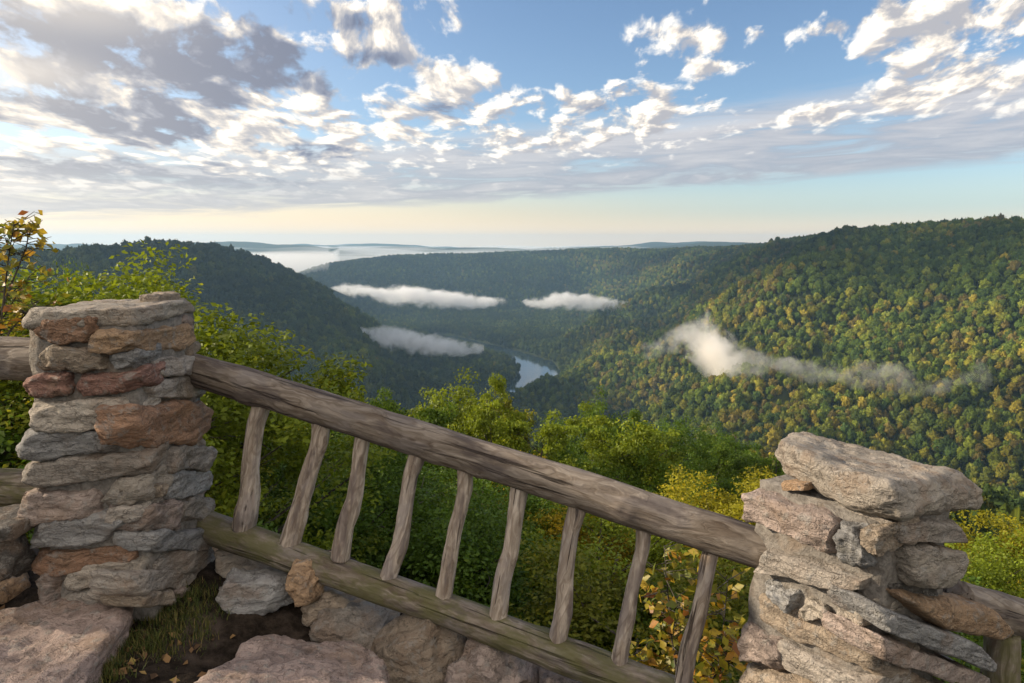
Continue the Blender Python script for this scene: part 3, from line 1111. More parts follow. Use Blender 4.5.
RAIL = empty("log_railing", rp(450, 600) * np.array([1, 1, 0]) + np.array([0, 0, -0.5]))
tag(RAIL, "sloping weathered log railing with nine crooked balusters between the two stone pillars", "railing", "log railings of the overlook")
TOP_RAIL = log("top_rail", [rp(168, 362), rp(260, 389), rp(350, 417), rp(430, 442), rp(520, 470), rp(610, 500), rp(700, 529), rp(790, 558)],
    [0.080, 0.083, 0.080, 0.076, 0.078, 0.078, 0.076, 0.074], M_WOOD, RAIL, seg=36, per=40, seed=3, rough=0.045, knots=7)
log("bottom_rail", [rp(200, 524), rp(280, 552), rp(360, 580), rp(450, 611), rp(540, 646), rp(640, 684), rp(760, 728)],
    [0.082, 0.080, 0.076, 0.074, 0.075, 0.074, 0.072], M_WOODM, RAIL, seg=32, per=36, seed=8, rough=0.05, knots=5)
BAL = [  # top, bend, bottom, half widths in pixels
    ((264, 404), (250, 470), (243, 528), 11, 13), ((321, 424), (308, 478), (290, 544), 12, 12), ((363, 438), (354, 500), (340, 558), 9, 11),
    ((419, 456), (405, 515), (388, 578), 10, 10), ((464, 470), (455, 530), (444, 598), 10.5, 9.5), ((520, 488), (511, 550), (497, 620), 10.5, 11),
    ((580, 507), (566, 575), (556, 644), 12.5, 11), ((643, 528), (632, 590), (618, 668), 9.5, 10), ((712, 548), (700, 610), (682, 690), 9.5, 11),
]
for i, (t_, m_, b_, w0, w1) in enumerate(BAL):
    pts = [rp(t_[0] + (t_[0] - m_[0]) * 0.12, t_[1] - 10), rp((t_[0] * 2 + m_[0]) / 3 + (i * 2 % 3 - 1) * 4, (t_[1] * 2 + m_[1]) / 3), rp(*m_), rp((m_[0] + b_[0]) / 2 + (1 - i % 3) * 3, (m_[1] + b_[1]) / 2), rp(*b_)]
    Yd = pts[2][1]
    log("baluster", pts, [w0 * Yd / F * 0.86, (w0 + w1) / 2 * Yd / F * 0.72, w1 * Yd / F * 0.80, w1 * Yd / F * 0.90], M_WOODB, RAIL, seg=20, per=50, seed=20 + i, rough=0.13, knots=3)


# letters scratched into the top rail near its left end, chalk marks on a red stone
from mathutils.bvhtree import BVHTree


def strokes_on(obj, strokes, rr, name, mat, sink=0.0):
    par = obj.parent
    Mw = Matrix.Translation(par.location) @ obj.matrix_local if par else obj.matrix_local.copy()
    bvh = BVHTree.FromPolygons([Mw @ v.co for v in obj.data.vertices], [tuple(p_.vertices) for p_ in obj.data.polygons])
    V_, Fc = [], []
    for stk in strokes:
        pts = []
        for (x0, y0), (x1, y1) in zip(stk[:-1], stk[1:]):
            k = max(1, int(math.hypot(x1 - x0, y1 - y0) / 1.5))
            pts += [(x0 + (x1 - x0) * i / k, y0 + (y1 - y0) * i / k) for i in range(k)]
        pts.append(stk[-1])
        hits = []
        for px, py in pts:
            h_ = bvh.ray_cast(Vector(EYE), Vector(px_dir(px, py)).normalized())
            if h_[0] is not None:
                hits.append(np.array(h_[0]) + np.array(h_[1]) * sink)
        for a_, b_ in zip(hits[:-1], hits[1:]):
            L_ = np.linalg.norm(b_ - a_)
            if L_ < 1e-5 or L_ > 0.03:
                continue
            d = (b_ - a_) / L_
            s1 = np.cross(d, [0.3, 0.8, 0.5])
            s1 /= np.linalg.norm(s1)
            s2 = np.cross(d, s1)
            base = len(V_)
            for q in (a_ - d * rr * 0.5, b_ + d * rr * 0.5):
                for k in range(6):
                    t = k * math.pi / 3
                    V_.append(q + (s1 * math.cos(t) + s2 * math.sin(t)) * rr)
            for k in range(6):
                Fc.append((base + k, base + (k + 1) % 6, base + 6 + (k + 1) % 6, base + 6 + k))
            Fc.append(tuple(base + k for k in range(5, -1, -1)))
            Fc.append(tuple(base + 6 + k for k in range(6)))
    if V_:
        o = mesh_object(name, np.array(V_) - np.array(par.location), Fc, mat, obj, smooth=False)
        o.matrix_local = obj.matrix_local.inverted()


m_scr, g = material("scratched_wood")
principled(g, (0.035, 0.026, 0.020), 0.9)
m_chk, g = material("chalk")
principled(g, (0.45, 0.40, 0.38), 0.95)


def letters(ch, x, y, s, slope=0.3):
    G_ = {'S': [[(1, 0), (0.2, 0), (0, .25), (0.2, .5), (0.8, .5), (1, .75), (0.8, 1), (0, 1)]], 'Y': [[(0, 0), (.5, .5), (1, 0)], [(.5, .5), (.5, 1)]],
          'A': [[(0, 1), (.5, 0), (1, 1)], [(.2, .6), (.8, .6)]], 'G': [[(1, .1), (.3, 0), (0, .5), (.3, 1), (1, .9), (1, .5), (.6, .5)]],
          'O': [[(.5, 0), (0, .4), (.2, 1), (.8, 1), (1, .4), (.5, 0)]], 'C': [[(1, .1), (.2, .2), (0, .6), (.3, 1), (1, .9)]], ':': [[(.4, .1), (.6, .15)], [(.4, .9), (.6, .95)]],
          'N': [[(0, 1), (0, 0), (.8, 1), (.9, 0)]], 'V': [[(0, 0), (.4, 1), (1, 0)]]}
    return [[(x + u * s * 0.72, y + v * s + u * s * 0.72 * slope) for u, v in st] for st in G_[ch]]


st = []
for i, ch in enumerate("SYSA"):
    st += letters(ch, 216 + i * 10.0, 371 + i * 3.2, 10)
strokes_on(TOP_RAIL, st, 0.0016, "carved_letters", m_scr)
st = []
for i, ch in enumerate("OC:NV"):
    st += letters(ch, 79 + i * 6.5, 386 - i * 0.5, 6, 0.0)
strokes_on(RED_STONE, st, 0.0016, "chalk_marks", m_chk)

# the railing left of the tall pillar
LR = empty("log_railing", at(-40, 560, 3.2) * np.array([1, 1, 0]))
tag(LR, "short end of a level log railing running out behind the tall square pillar", "railing", "log railings of the overlook")
log("top_rail", [at(-130, 350, 3.25), at(-40, 357, 3.2), at(55, 361, 3.15)], [0.105, 0.105, 0.10], M_WOOD, LR, seg=32, per=36, seed=41, rough=0.05, knots=2)
log("bottom_rail", [at(-130, 486, 3.3), at(-40, 488, 3.25), at(55, 489, 3.2)], [0.098, 0.098, 0.095], M_WOODM, LR, seg=28, per=30, seed=43, rough=0.06, knots=2)
log("baluster", [at(-60, 365, 3.22), at(-66, 485, 3.26)], [0.05, 0.055], M_WOOD, LR, seg=16, seed=44)

# the railing right of the slanting pillar
RR_ = empty("log_railing", at(1001, 700, 2.3) * np.array([1, 1, 0]) + np.array([0, 0, -0.6]))
tag(RR_, "short grey log rail on an upright post beyond the slanting pillar", "railing", "log railings of the overlook")
log("top_rail", [at(955, 600, 2.22), at(1000, 612, 2.3), at(1090, 640, 2.45), at(1250, 690, 2.7)], [0.072, 0.072, 0.072, 0.07], M_WOOD, RR_, seg=28, per=36, seed=51, rough=0.05, knots=2)
log("post", [at(1002, 632, 2.30), at(1002, 860, 2.30)], [0.055, 0.062], M_WOODM, RR_, seg=24, per=36, seed=52, rough=0.05, knots=2)


# ------------------------------------------------------------------ the ledge: soil, rock slabs, boulders, grass
def ledge_z(X, Y):
    P = np.stack([X, Y, np.zeros_like(X)], 1)
    z = -0.05 - 0.26 * np.clip(X + 1.25, 0, 3) - 0.05 * np.clip(Y - 3.4, 0, 2)
    z = z - 0.10 * np.exp(-(((X + 0.95) / 0.5) ** 2 + ((Y - 2.55) / 0.35) ** 2))
    z = z + 0.03 * fbm(P * 2.2, 4, 8) + 0.010 * fbm(P * 14, 3, 18)
    edge = 3.55 - 0.42 * np.clip(X + 0.9, 0, 3) + 0.15 * vnoise(P * 1.7, 4)
    z = z - 6.0 * sstep(Y, edge, edge + 1.6)
    return z


m_soil, g = material("ledge_soil")
p = g.coord('Object')
n = g.noise(p, 18.0, 6, 0.7)
n2 = g.noise(p, 3.0, 4, 0.6)
c = g.mix(g.step(n, 0.35, 0.7), (0.016, 0.012, 0.009), (0.055, 0.042, 0.032))
c = g.mix(g.step(n2, 0.52, 0.66) * 0.6, c, (0.11, 0.085, 0.07))
principled(g, c, 0.95, g.bump(n, 0.9, 0.03), 0.1)
gx, gy = np.meshgrid(np.linspace(-5.5, 3.2, 220), np.linspace(-3.5, 5.2, 220), indexing='ij')
gz = ledge_z(gx.ravel(), gy.ravel())
ii, jj = np.meshgrid(np.arange(219), np.arange(219), indexing='ij')
gf = np.stack([ii * 220 + jj, (ii + 1) * 220 + jj, (ii + 1) * 220 + jj + 1, ii * 220 + jj + 1], -1).reshape(-1, 4)
tag(mesh_object("ground", np.stack([gx.ravel(), gy.ravel(), gz], 1), gf, m_soil), kind='structure')


def on_z(px, py, z):
    d = px_dir(px, py)
    return EYE + d * ((z - EYE[2]) / d[2])


def slab(pts, zs, th, shade, label, name="rock_slab", cat="rock", group=None, **kw):
    q = [on_z(px, py, z) for (px, py), z in zip(pts, zs)]
    o = stone(name, q, (0, 0, -th), shade, None, **kw)
    tag(o, label, cat, group)
    return o


def boulder(pts, Y, dep, shade, label, **kw):
    kw.update(p=8, edge_noise=0.028, facets=16, n=34)
    """Front corners on the pixel rays at forward distance Y (one per corner or one for all)."""
    Ys = Y if isinstance(Y, (list, tuple)) else [Y] * 4
    q = [at(px, py, yy) for (px, py), yy in zip(pts, Ys)]
    cq = sum(q) / 4
    q = [cq + (v_ - cq) * 1.16 for v_ in q]
    o = stone("boulder", q, dep, shade, None, **kw)
    tag(o, label, "boulder", "boulders along the foot of the railing")
    return o


slab([(-60, 606), (143, 590), (62, 700), (-90, 720)], [0.02, 0.03, 0.07, 0.07], 0.22, 'rose', "broad flat pinkish rock slab at the front foot of the tall square pillar", n=40, p=9, edge_noise=0.03)
slab([(262, 624), (384, 644), (430, 770), (120, 740)], [-0.06, -0.12, -0.10, -0.02], 0.25, 'rose', "rough mauve rock slab between the dark soil and the boulders", n=44, p=9, amp=0.014, edge_noise=0.035)
boulder([(210, 584), (280, 580), (288, 612), (214, 622)], [2.95, 2.98, 2.95, 2.92], (0.05, 0.28, -0.06), 'cool', "rounded grey boulder tucked between the tall pillar and the mossy bottom rail", n=30, p=5, edge_noise=0.03)
boulder([(281, 578), (312, 576), (306, 612), (282, 616)], [2.92, 2.95, 2.92, 2.90], (0.05, 0.25, 0.0), 'orange', "small orange-brown wedge stone beside the rounded grey boulder", n=22, p=6, edge_noise=0.018)
boulder([(306, 594), (352, 602), (352, 626), (296, 622)], [2.98, 2.98, 2.92, 2.92], (0.05, 0.26, -0.10), 'tan', "low brown boulder right of the orange wedge stone", n=26, p=6, edge_noise=0.03)
boulder([(300, 622), (372, 622), (380, 668), (300, 650)], [2.85, 2.88, 2.80, 2.80], (0.05, 0.3, -0.05), 'grey', "grey boulder with a shadowed hollow below the low brown one", n=26, p=6, edge_noise=0.04)
boulder([(372, 612), (452, 632), (440, 720), (352, 700)], [2.80, 2.72, 2.60, 2.66], (0.08, 0.34, -0.14), 'tan', "big angular brown boulder with an orange top edge under the railing", n=36, p=8, edge_noise=0.05)
boulder([(446, 630), (520, 660), (524, 740), (430, 730)], [2.70, 2.62, 2.52, 2.58], (0.08, 0.32, -0.14), 'pink', "big pinkish boulder split by a crack, lowest of those under the railing", n=36, p=8, edge_noise=0.05)
boulder([(528, 676), (590, 680), (596, 740), (520, 740)], [2.60, 2.60, 2.50, 2.50], (0.08, 0.3, -0.12), 'pink', "tip of a pale boulder under the sixth and seventh balusters", n=24, p=6, edge_noise=0.03)
boulder([(212, 544), (262, 552), (298, 584), (212, 590)], [3.35, 3.35, 3.15, 3.15], (0.1, 0.16, -0.02), 'pale', "sunlit peach rock behind the mossy bottom rail by the tall pillar", n=26, p=7, edge_noise=0.03)
boulder([(312, 582), (366, 600), (370, 632), (312, 612)], [3.15, 3.12, 3.05, 3.08], (0.1, 0.16, -0.04), 'pink', "sunlit pink rock showing just below the mossy bottom rail", n=26, p=7, edge_noise=0.03)
slab([(-60, 514), (22, 518), (30, 588), (-70, 598)], [0.07, 0.05, 0.03, 0.03], 0.3, 'orange', "peach-coloured rock slab at the left side of the tall square pillar", n=30, p=8, edge_noise=0.03)  # orange colour stands in for direct sun on this slab
LB = empty("stone_stub", at(-6, 600, 2.75) * np.array([1, 1, 0]))
tag(LB, "dark stone stub under a thin overhanging slab, cut off by the picture edge", "stone stub")
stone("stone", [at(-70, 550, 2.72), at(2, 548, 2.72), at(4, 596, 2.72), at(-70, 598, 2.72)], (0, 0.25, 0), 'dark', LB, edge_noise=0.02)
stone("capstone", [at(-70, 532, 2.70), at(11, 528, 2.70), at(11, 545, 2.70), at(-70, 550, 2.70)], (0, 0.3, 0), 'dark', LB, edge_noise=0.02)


def grass():
    m, g = material("dry_grass")
    rnd = g.attr("rnd", 'Fac')
    c = g.ramp(rnd, [(0.0, (0.028, 0.045, 0.012)), (0.5, (0.065, 0.085, 0.018)), (0.85, (0.13, 0.115, 0.03)), (1.0, (0.20, 0.15, 0.06))])
    principled(g, c, 0.7, None, 0.2)
    rng = np.random.RandomState(3)
    lines = [((150, 600), (222, 600), 14), ((145, 618), (205, 622), 14), ((115, 640), (170, 640), 12), ((80, 672), (120, 668), 12), ((60, 695), (95, 690), 10)]
    V_, Fc, rv = [], [], []
    for a, b, spread in lines:
        for _ in range(900):
            t = rng.uniform()
            px = a[0] + (b[0] - a[0]) * t + rng.normal() * 8
            py = a[1] + (b[1] - a[1]) * t + rng.normal() * spread * 0.6
            p0 = on_z(px, py, -0.05)
            p0[2] = ledge_z(p0[:1], p0[1:2])[0] - 0.005
            L = rng.uniform(0.02, 0.065)
            th = rng.uniform(0, 6.28)
            lean = np.array([math.cos(th), math.sin(th), 0]) * rng.uniform(0.15, 0.9)
            side = np.array([-math.sin(th), math.cos(th), 0]) * rng.uniform(0.0016, 0.003)
            base = len(V_)
            for k in range(4):
                f = k / 3
                c_ = p0 + np.array([0, 0, L * (f - 0.35 * f * f * np.linalg.norm(lean))]) + lean * L * f * f * 0.9
                w = 1 - f * 0.92
                V_ += [c_ - side * w, c_ + side * w]
            for k in range(3):
                Fc.append((base + 2 * k, base + 2 * k + 1, base + 2 * k + 3, base + 2 * k + 2))
            rv += [rng.uniform()] * 3
    o = mesh_object("grass", np.array(V_), np.array(Fc), m, smooth=False, attrs=[("rnd", 'FLOAT', 'FACE', rv)])
    tag(o, kind='stuff')


grass()
# ------------------------------------------------------------------ near trees: trunks, limbs and leaf by leaf crowns
def leaf_material():
    m, g = material("leaf")
    rnd = g.attr("rnd", 'Fac')
    base = g.objinfo('Color')
    k = 0.62 + rnd * 0.75
    col = g.vm('SCALE', base, scale=k)
    yel = g.vm('MULTIPLY', base, (2.3, 1.55, 0.75))
    col = g.mix(g.step(rnd, 0.80, 1.0) * 0.7, col, yel)
    dif = g.node('ShaderNodeBsdfPrincipled')
    g.put(dif.inputs['Base Color'], col)
    dif.inputs['Roughness'].default_value = 0.55
    dif.inputs['Specular IOR Level'].default_value = 0.25
    tr = g.node('ShaderNodeBsdfTranslucent')
    g.put(tr.inputs['Color'], g.vm('MULTIPLY', col, (1.35, 1.25, 0.6)))
    mx = g.node('ShaderNodeMixShader')
    mx.inputs[0].default_value = 0.38
    g.t.links.new(dif.outputs[0], mx.inputs[1])
    g.t.links.new(tr.outputs[0], mx.inputs[2])
    g.t.links.new(mx.outputs[0], g.out.inputs['Surface'])
    return m


def autumn_leaf_material():
    m, g = material("autumn_leaf")
    rnd = g.attr("rnd", 'Fac')
    col = g.ramp(rnd, [(0.0, (0.10, 0.15, 0.02)), (0.4, (0.30, 0.27, 0.02)), (0.78, (0.46, 0.31, 0.02)), (0.92, (0.40, 0.17, 0.02)), (1.0, (0.22, 0.07, 0.02))])
    n = g.noise(g.coord('Object'), 40.0, 3, 0.6)
    col = g.mix(g.step(n, 0.45, 0.7) * 0.5, col, (0.16, 0.10, 0.03))
    dif = g.node('ShaderNodeBsdfPrincipled')
    g.put(dif.inputs['Base Color'], col)
    dif.inputs['Roughness'].default_value = 0.5
    tr = g.node('ShaderNodeBsdfTranslucent')
    g.put(tr.inputs['Color'], col)
    mx = g.node('ShaderNodeMixShader')
    mx.inputs[0].default_value = 0.42
    g.t.links.new(dif.outputs[0], mx.inputs[1])
    g.t.links.new(tr.outputs[0], mx.inputs[2])
    g.t.links.new(mx.outputs[0], g.out.inputs['Surface'])
    return m


m_bark, g = material("bark")
p = g.coord('Object')
x, y, z = g.sep(p)
n = g.noise(g.comb(x * 9.0, y * 9.0, z * 1.6), 2.0, 5, 0.65)
principled(g, g.mix(g.step(n, 0.35, 0.7), (0.045, 0.036, 0.028), (0.16, 0.145, 0.125)), 0.95, g.bump(n, 0.8, 0.03), 0.1)
M_LEAF = leaf_material()
M_AUT = autumn_leaf_material()


def tube(pts, radii, seg=6):
    P = np.array(pts, dtype=float)
    n = len(P)
    V_, Fc = [], []
    for i in range(n):
        d = P[min(i + 1, n - 1)] - P[max(i - 1, 0)]
        d /= max(np.linalg.norm(d), 1e-9)
        a = np.cross(d, [0.31, 0.87, 0.37])
        a /= np.linalg.norm(a)
        b = np.cross(d, a)
        for k in range(seg):
            t = 2 * math.pi * k / seg
            V_.append(P[i] + (a * math.cos(t) + b * math.sin(t)) * radii[i])
    for i in range(n - 1):
        for k in range(seg):
            Fc.append((i * seg + k, i * seg + (k + 1) % seg, (i + 1) * seg + (k + 1) % seg, (i + 1) * seg + k))
    return np.array(V_), np.array(Fc)


def leaves_mesh(C, size, rng, out=None, droop=0.2, wide=0.55):
    """One folded diamond per leaf at the points C."""
    n = len(C)
    nrm = rng.normal(size=(n, 3)) * 0.75 + np.array([0, 0, 0.7])
    if out is not None:
        nrm = nrm + out * 0.5
    nrm /= np.linalg.norm(nrm, axis=1)[:, None]
    t = rng.normal(size=(n, 3))
    if out is not None:
        t = t + out * 0.8
    t[:, 2] -= droop
    t -= nrm * np.sum(t * nrm, 1)[:, None]
    t /= np.linalg.norm(t, axis=1)[:, None]
    s = np.cross(nrm, t)
    L = size * rng.uniform(0.65, 1.25, n)[:, None]
    w = L * wide * 0.5
    fold = nrm * L * 0.10
    A = C - t * L * 0.5
    B = C - t * L * 0.02 + s * w + fold
    D = C + t * L * 0.5
    E = C - t * L * 0.02 - s * w + fold
    V_ = np.stack([A, B, D, E], 1).reshape(-1, 3)
    b = np.arange(n) * 4
    Fc = np.stack([b, b + 1, b + 2, b, b + 2, b + 3], 1).reshape(-1, 3)
    return V_, Fc


def tree_shape(seed, H, R, base, nl, clumps, per, leaf, top=0.5, sub=3):
    rng = np.random.RandomState(seed)
    tv, tf, off = [], [], 0
    trunk = [np.array([0, 0, -1.0])]
    p_ = np.array([0.0, 0, 0])
    for i in range(9):
        trunk.append(p_.copy())
        p_ = p_ + np.array([rng.normal() * 0.02 * H, rng.normal() * 0.02 * H, H * 0.86 / 8])
    r0 = 0.014 * H + 0.02
    radii = [r0 * 1.25] + [r0 * (1 - 0.86 * i / 8) for i in range(9)]
    v, f = tube(trunk, radii, 8)
    tv.append(v); tf.append(f + off); off += len(v)
    tr = np.array(trunk[1:])
    zc_, hh = H * (base + 1) / 2, H * (1 - base) / 2

    def prof(z):
        q = (z - (base * H)) / (H * (1 - base))
        q = min(max(q, 0), 1)
        return R * (math.sin(math.pi * q ** top) ** 0.7 if 0 < q < 1 else 0.0) * 0.9 + R * 0.08
    tips, dirs = [], []
    for i in range(nl):
        fz = base * 0.85 + (0.96 - base * 0.85) * (i + 0.5) / nl
        z0 = fz * H * 0.86
        k = min(int(fz * 8), 7)
        s0 = tr[k] + (tr[k + 1] - tr[k]) * (fz * 8 - k) if k < 8 else tr[8]
        a = i * 2.39996 + rng.uniform(-0.4, 0.4)
        ln = prof(min(z0 + 0.12 * H, 0.97 * H)) * rng.uniform(0.75, 1.12)
        rise = rng.uniform(0.25, 0.75) * ln * (0.7 + fz)
        e = s0 + np.array([math.cos(a) * ln, math.sin(a) * ln, min(rise, H * 1.0 - s0[2])])
        mid = (s0 + e) / 2 + np.array([0, 0, -0.06 * ln]) + rng.normal(size=3) * 0.05 * ln
        rb = r0 * (1 - 0.8 * fz) * 0.55
        v, f = tube([s0, mid, e], [rb, rb * 0.6, rb * 0.2], 5)
        tv.append(v); tf.append(f + off); off += len(v)
        tips += [e, mid * 0.4 + e * 0.6]
        for j in range(sub):
            t_ = rng.uniform(0.3, 0.85)
            st_ = s0 * (1 - t_) + e * t_
            a2 = a + rng.uniform(-1.3, 1.3)
            l2 = ln * rng.uniform(0.25, 0.5)
            e2 = st_ + np.array([math.cos(a2) * l2, math.sin(a2) * l2, rng.uniform(-0.1, 0.6) * l2])
            v, f = tube([st_, (st_ + e2) / 2 + rng.normal(size=3) * 0.04, e2], [rb * 0.4, rb * 0.25, rb * 0.1], 4)
            tv.append(v); tf.append(f + off); off += len(v)
            tips.append(e2)
    tips = np.array(tips)
    # clump centres: on the branch tips, some between
    pick = rng.randint(0, len(tips), clumps)
    cc = tips[pick] + rng.normal(size=(clumps, 3)) * 0.09 * R
    cr = rng.uniform(0.08, 0.16, clumps) * R
    n = clumps * per
    ci = np.repeat(np.arange(clumps), per)
    d = rng.normal(size=(n, 3))
    d /= np.linalg.norm(d, axis=1)[:, None]
    rr = rng.uniform(0, 1, n) ** 0.5
    C = cc[ci] + d * (rr * cr[ci])[:, None] * np.array([1, 1, 0.62])
    V_, Fc = leaves_mesh(C, leaf, rng, d)
    shade = rng.uniform(0, 1, clumps)[ci] * 0.5 + rng.uniform(0, 1, n) * 0.5
    crown = mesh_object("crown", V_, Fc, M_LEAF, smooth=False, link=False, attrs=[("rnd", 'FLOAT', 'FACE', np.repeat(shade, 2))])
    tk = []
    V2 = np.concatenate(tv)
    faces = [tuple(int(q) for q in f_) for f2 in tf for f_ in f2]
    trunk_me = mesh_object("trunk", V2, np.array(faces), m_bark, link=False)
    return trunk_me, crown, H


SHAPES = [
    tree_shape(1, 12.0, 3.6, 0.16, 24, 330, 80, 0.150),
    tree_shape(2, 12.0, 3.2, 0.12, 26, 330, 80, 0.150, 0.55),
    tree_shape(3, 12.0, 4.2, 0.20, 26, 360, 80, 0.150, 0.5),
    tree_shape(4, 12.0, 2.7, 0.10, 28, 300, 80, 0.145, 0.65),
    tree_shape(5, 6.0, 2.5, 0.08, 24, 330, 150, 0.062, 0.5, 4),
    tree_shape(6, 6.0, 2.1, 0.06, 24, 310, 150, 0.060, 0.6, 4),
    tree_shape(7, 9.0, 2.9, 0.04, 34, 620, 140, 0.066, 0.5, 4),
    tree_shape(8, 9.0, 2.6, 0.04, 34, 600, 140, 0.064, 0.6, 4),
]
LEAFC = {'green': (0.100, 0.165, 0.017), 'deep': (0.090, 0.158, 0.018), 'light': (0.175, 0.225, 0.018), 'olive': (0.17, 0.185, 0.020), 'yellow': (0.30, 0.28, 0.016), 'gold': (0.35, 0.27, 0.018)}
TREES_G = "trees growing on the slope below the railing"
rng_t = np.random.RandomState(12)


def tree(px, py, Y, shape, hue, label, wide=1.0, cat="tree", name="tree", Hmin=5.0, Hmax=22.0, group=TREES_G):
    tk, cr, H0 = SHAPES[shape]
    top = at(px, py, Y)
    gz_ = land(top[:1], top[1:2])[0]
    H = min(max(top[2] - gz_, Hmin), Hmax)
    s = H / (H0 * 0.98)
    r = empty(name, (top[0], top[1], top[2] - H * 1.0))
    r.rotation_euler = (0, 0, rng_t.uniform(0, 6.28))
    sw = s * wide
    r.scale = (sw, sw * rng_t.uniform(0.92, 1.08), s)
    for nm, me in (("trunk", tk), ("crown", cr)):
        o = bpy.data.objects.new(nm, me)
        COL.objects.link(o)
        o.parent = r
        c = np.array(LEAFC[hue]) * rng_t.uniform(0.88, 1.14)
        o.color = (*c, 1)
    tag(r, label, cat, group)
    return r


T_LIST = [
    # behind the tall pillar and along the left edge
    (22, 240, 7.5, 4, 'light', "leafy green tree rising above the left log rail, tallest left of the tall pillar"),
    (48, 250, 6.8, 5, 'light', "bright green small tree between the left log rail and the orange-leaved young tree"),
    (110, 272, 10.5, 5, 'light', "light green tree farther back behind the middle of the tall pillar's top"),
    (70, 262, 8.5, 4, 'green', "green tree directly behind the left half of the tall pillar's top"),
    (112, 278, 8.0, 5, 'yellow', "yellow-green tree peeping over the middle of the tall pillar's top"),
    (134, 288, 9.5, 5, 'light', "light green tree peeping over the right half of the tall pillar's top"),
    (-40, 266, 9.0, 4, 'deep', "dark green tree at the edge of view behind the left log rail"),
    (30, 371, 6.0, 5, 'deep', "shadowy low tree seen between the two left log rails"),
    (-10, 316, 6.5, 5, 'olive', "olive tree seen above the left end of the left log rail"),
    (212, 328, 13.0, 5, 'light', "bright green rounded tree just right of the tall pillar's top"),
    (250, 354, 14.0, 5, 'green', "green tree above the rail between the tall pillar and the first baluster"),
    (290, 370, 17.0, 0, 'olive', "olive tree topping the rail above the second baluster"),
    (335, 380, 20.0, 1, 'green', "green tree topping the rail above the third baluster"),
    # the crest of crowns along the middle of the rail
    (372, 374, 22.0, 0, 'light', "light green tree topping the rail between the third and fourth balusters"),
    (408, 376, 21.0, 3, 'green', "slim green tree topping the rail above the fourth baluster"),
    (440, 374, 26.0, 2, 'light', "broad light green tree topping the rail left of the fifth baluster"),
    (478, 362, 24.0, 1, 'light', "tall bright green tree in the middle, highest of the crest above the fifth baluster"),
    (506, 380, 27.0, 3, 'olive', "slim olive tree next to the river's left bank in view"),
    (536, 394, 23.0, 3, 'light', "thin bright green tree standing right in front of the river"),
    (572, 390, 30.0, 0, 'light', "bright green tree just right of the river"),
    (600, 390, 34.0, 2, 'green', "broad green tree above the rail over the seventh baluster"),
    (632, 404, 40.0, 1, 'green', "green tree with a pale bare stem showing, over the seventh and eighth balusters"),
    (664, 410, 46.0, 2, 'deep', "dark green tree above the rail left of the yellow-green tree"),
    (700, 414, 54.0, 0, 'green', "dark green tree rising directly behind the yellow-green tree"),
    (735, 422, 60.0, 2, 'deep', "dark green tree left of the slanting pillar's cap slab"),
    (766, 436, 52.0, 1, 'green', "green tree touching the left end of the cap slab"),
    (620, 436, 28.0, 2, 'green', "wide green tree low above the rail over the seventh baluster"),
    (570, 422, 25.0, 1, 'green', "green tree low above the rail over the sixth baluster"),
    (655, 452, 30.0, 0, 'deep', "shadowed green tree between the wide green tree and the yellow-green tree"),
    (768, 476, 26.0, 0, 'deep', "dark green tree beside the left edge of the slanting pillar"),
    (700, 460, 13.5, 4, 'yellow', "bushy yellow-green tree above the rail, close left of the slanting pillar"),
    (655, 474, 13.0, 5, 'gold', "golden small tree peeping over the rail above the eighth baluster"),
    # seen through the balusters
    (228, 406, 9.5, 5, 'green', "green tree in the gap between the tall pillar and the first baluster"),
    (285, 405, 10.5, 4, 'deep', "dark tree filling the gap between the first and second balusters"),
    (338, 430, 11.0, 5, 'deep', "dark tree filling the gap between the second and third balusters"),
    (392, 440, 11.5, 4, 'deep', "dark tree filling the gap between the third and fourth balusters"),
    (440, 460, 12.0, 5, 'green', "green tree filling the gap between the fourth and fifth balusters"),
    (492, 470, 12.5, 4, 'deep', "dark tree filling the gap between the fifth and sixth balusters"),
    (545, 495, 11.0, 5, 'green', "green tree filling the gap between the sixth and seventh balusters"),
    (610, 510, 10.0, 4, 'light', "light green tree filling the gap between the seventh and eighth balusters"),
    (672, 526, 9.0, 5, 'green', "green tree behind the orange-leaved sapling"),
    (530, 576, 7.0, 5, 'olive', "small yellowish shrub low in the gap right of the sixth baluster"),
    (470, 546, 8.0, 5, 'deep', "shadowy shrub low in the gap right of the fifth baluster"),
    (600, 598, 7.0, 5, 'light', "low green shrub at the foot of the eighth baluster"),
    (745, 586, 7.5, 5, 'deep', "dark shrub against the lower left edge of the slanting pillar"),
    (400, 586, 7.5, 5, 'deep', "dark shrub under the bottom rail beside the angular brown boulder"),
    # right of the slanting pillar
    (985, 535, 16.0, 4, 'light', "yellowish green tree just right of the slanting pillar above the right rail"),
    (1030, 510, 20.0, 4, 'yellow', "yellow tree at the far right edge above the right rail"),
    (950, 560, 22.0, 0, 'green', "green tree hidden mostly behind the slanting pillar's right edge"),
    (1015, 590, 12.0, 5, 'green', "green shrub showing above the grey right log rail"),
    (1040, 651, 9.0, 5, 'olive', "olive shrub below the grey right log rail"),
]
def at_place(x, y, z_top, Y_shape, hue, label, wide):
    d = np.array([x, y, z_top]) - EYE
    tk, cr, H0 = SHAPES[Y_shape]
    H = z_top + 3.6
    r = empty("tree", (x, y, -3.6))
    r.scale = (H / H0 * wide, H / H0 * wide, H / (H0 * 0.98))
    for nm, me in (("trunk", tk), ("crown", cr)):
        o = bpy.data.objects.new(nm, me)
        COL.objects.link(o)
        o.parent = r
        o.color = (*LEAFC[hue], 1)
    tag(r, label, "tree", TREES_G)


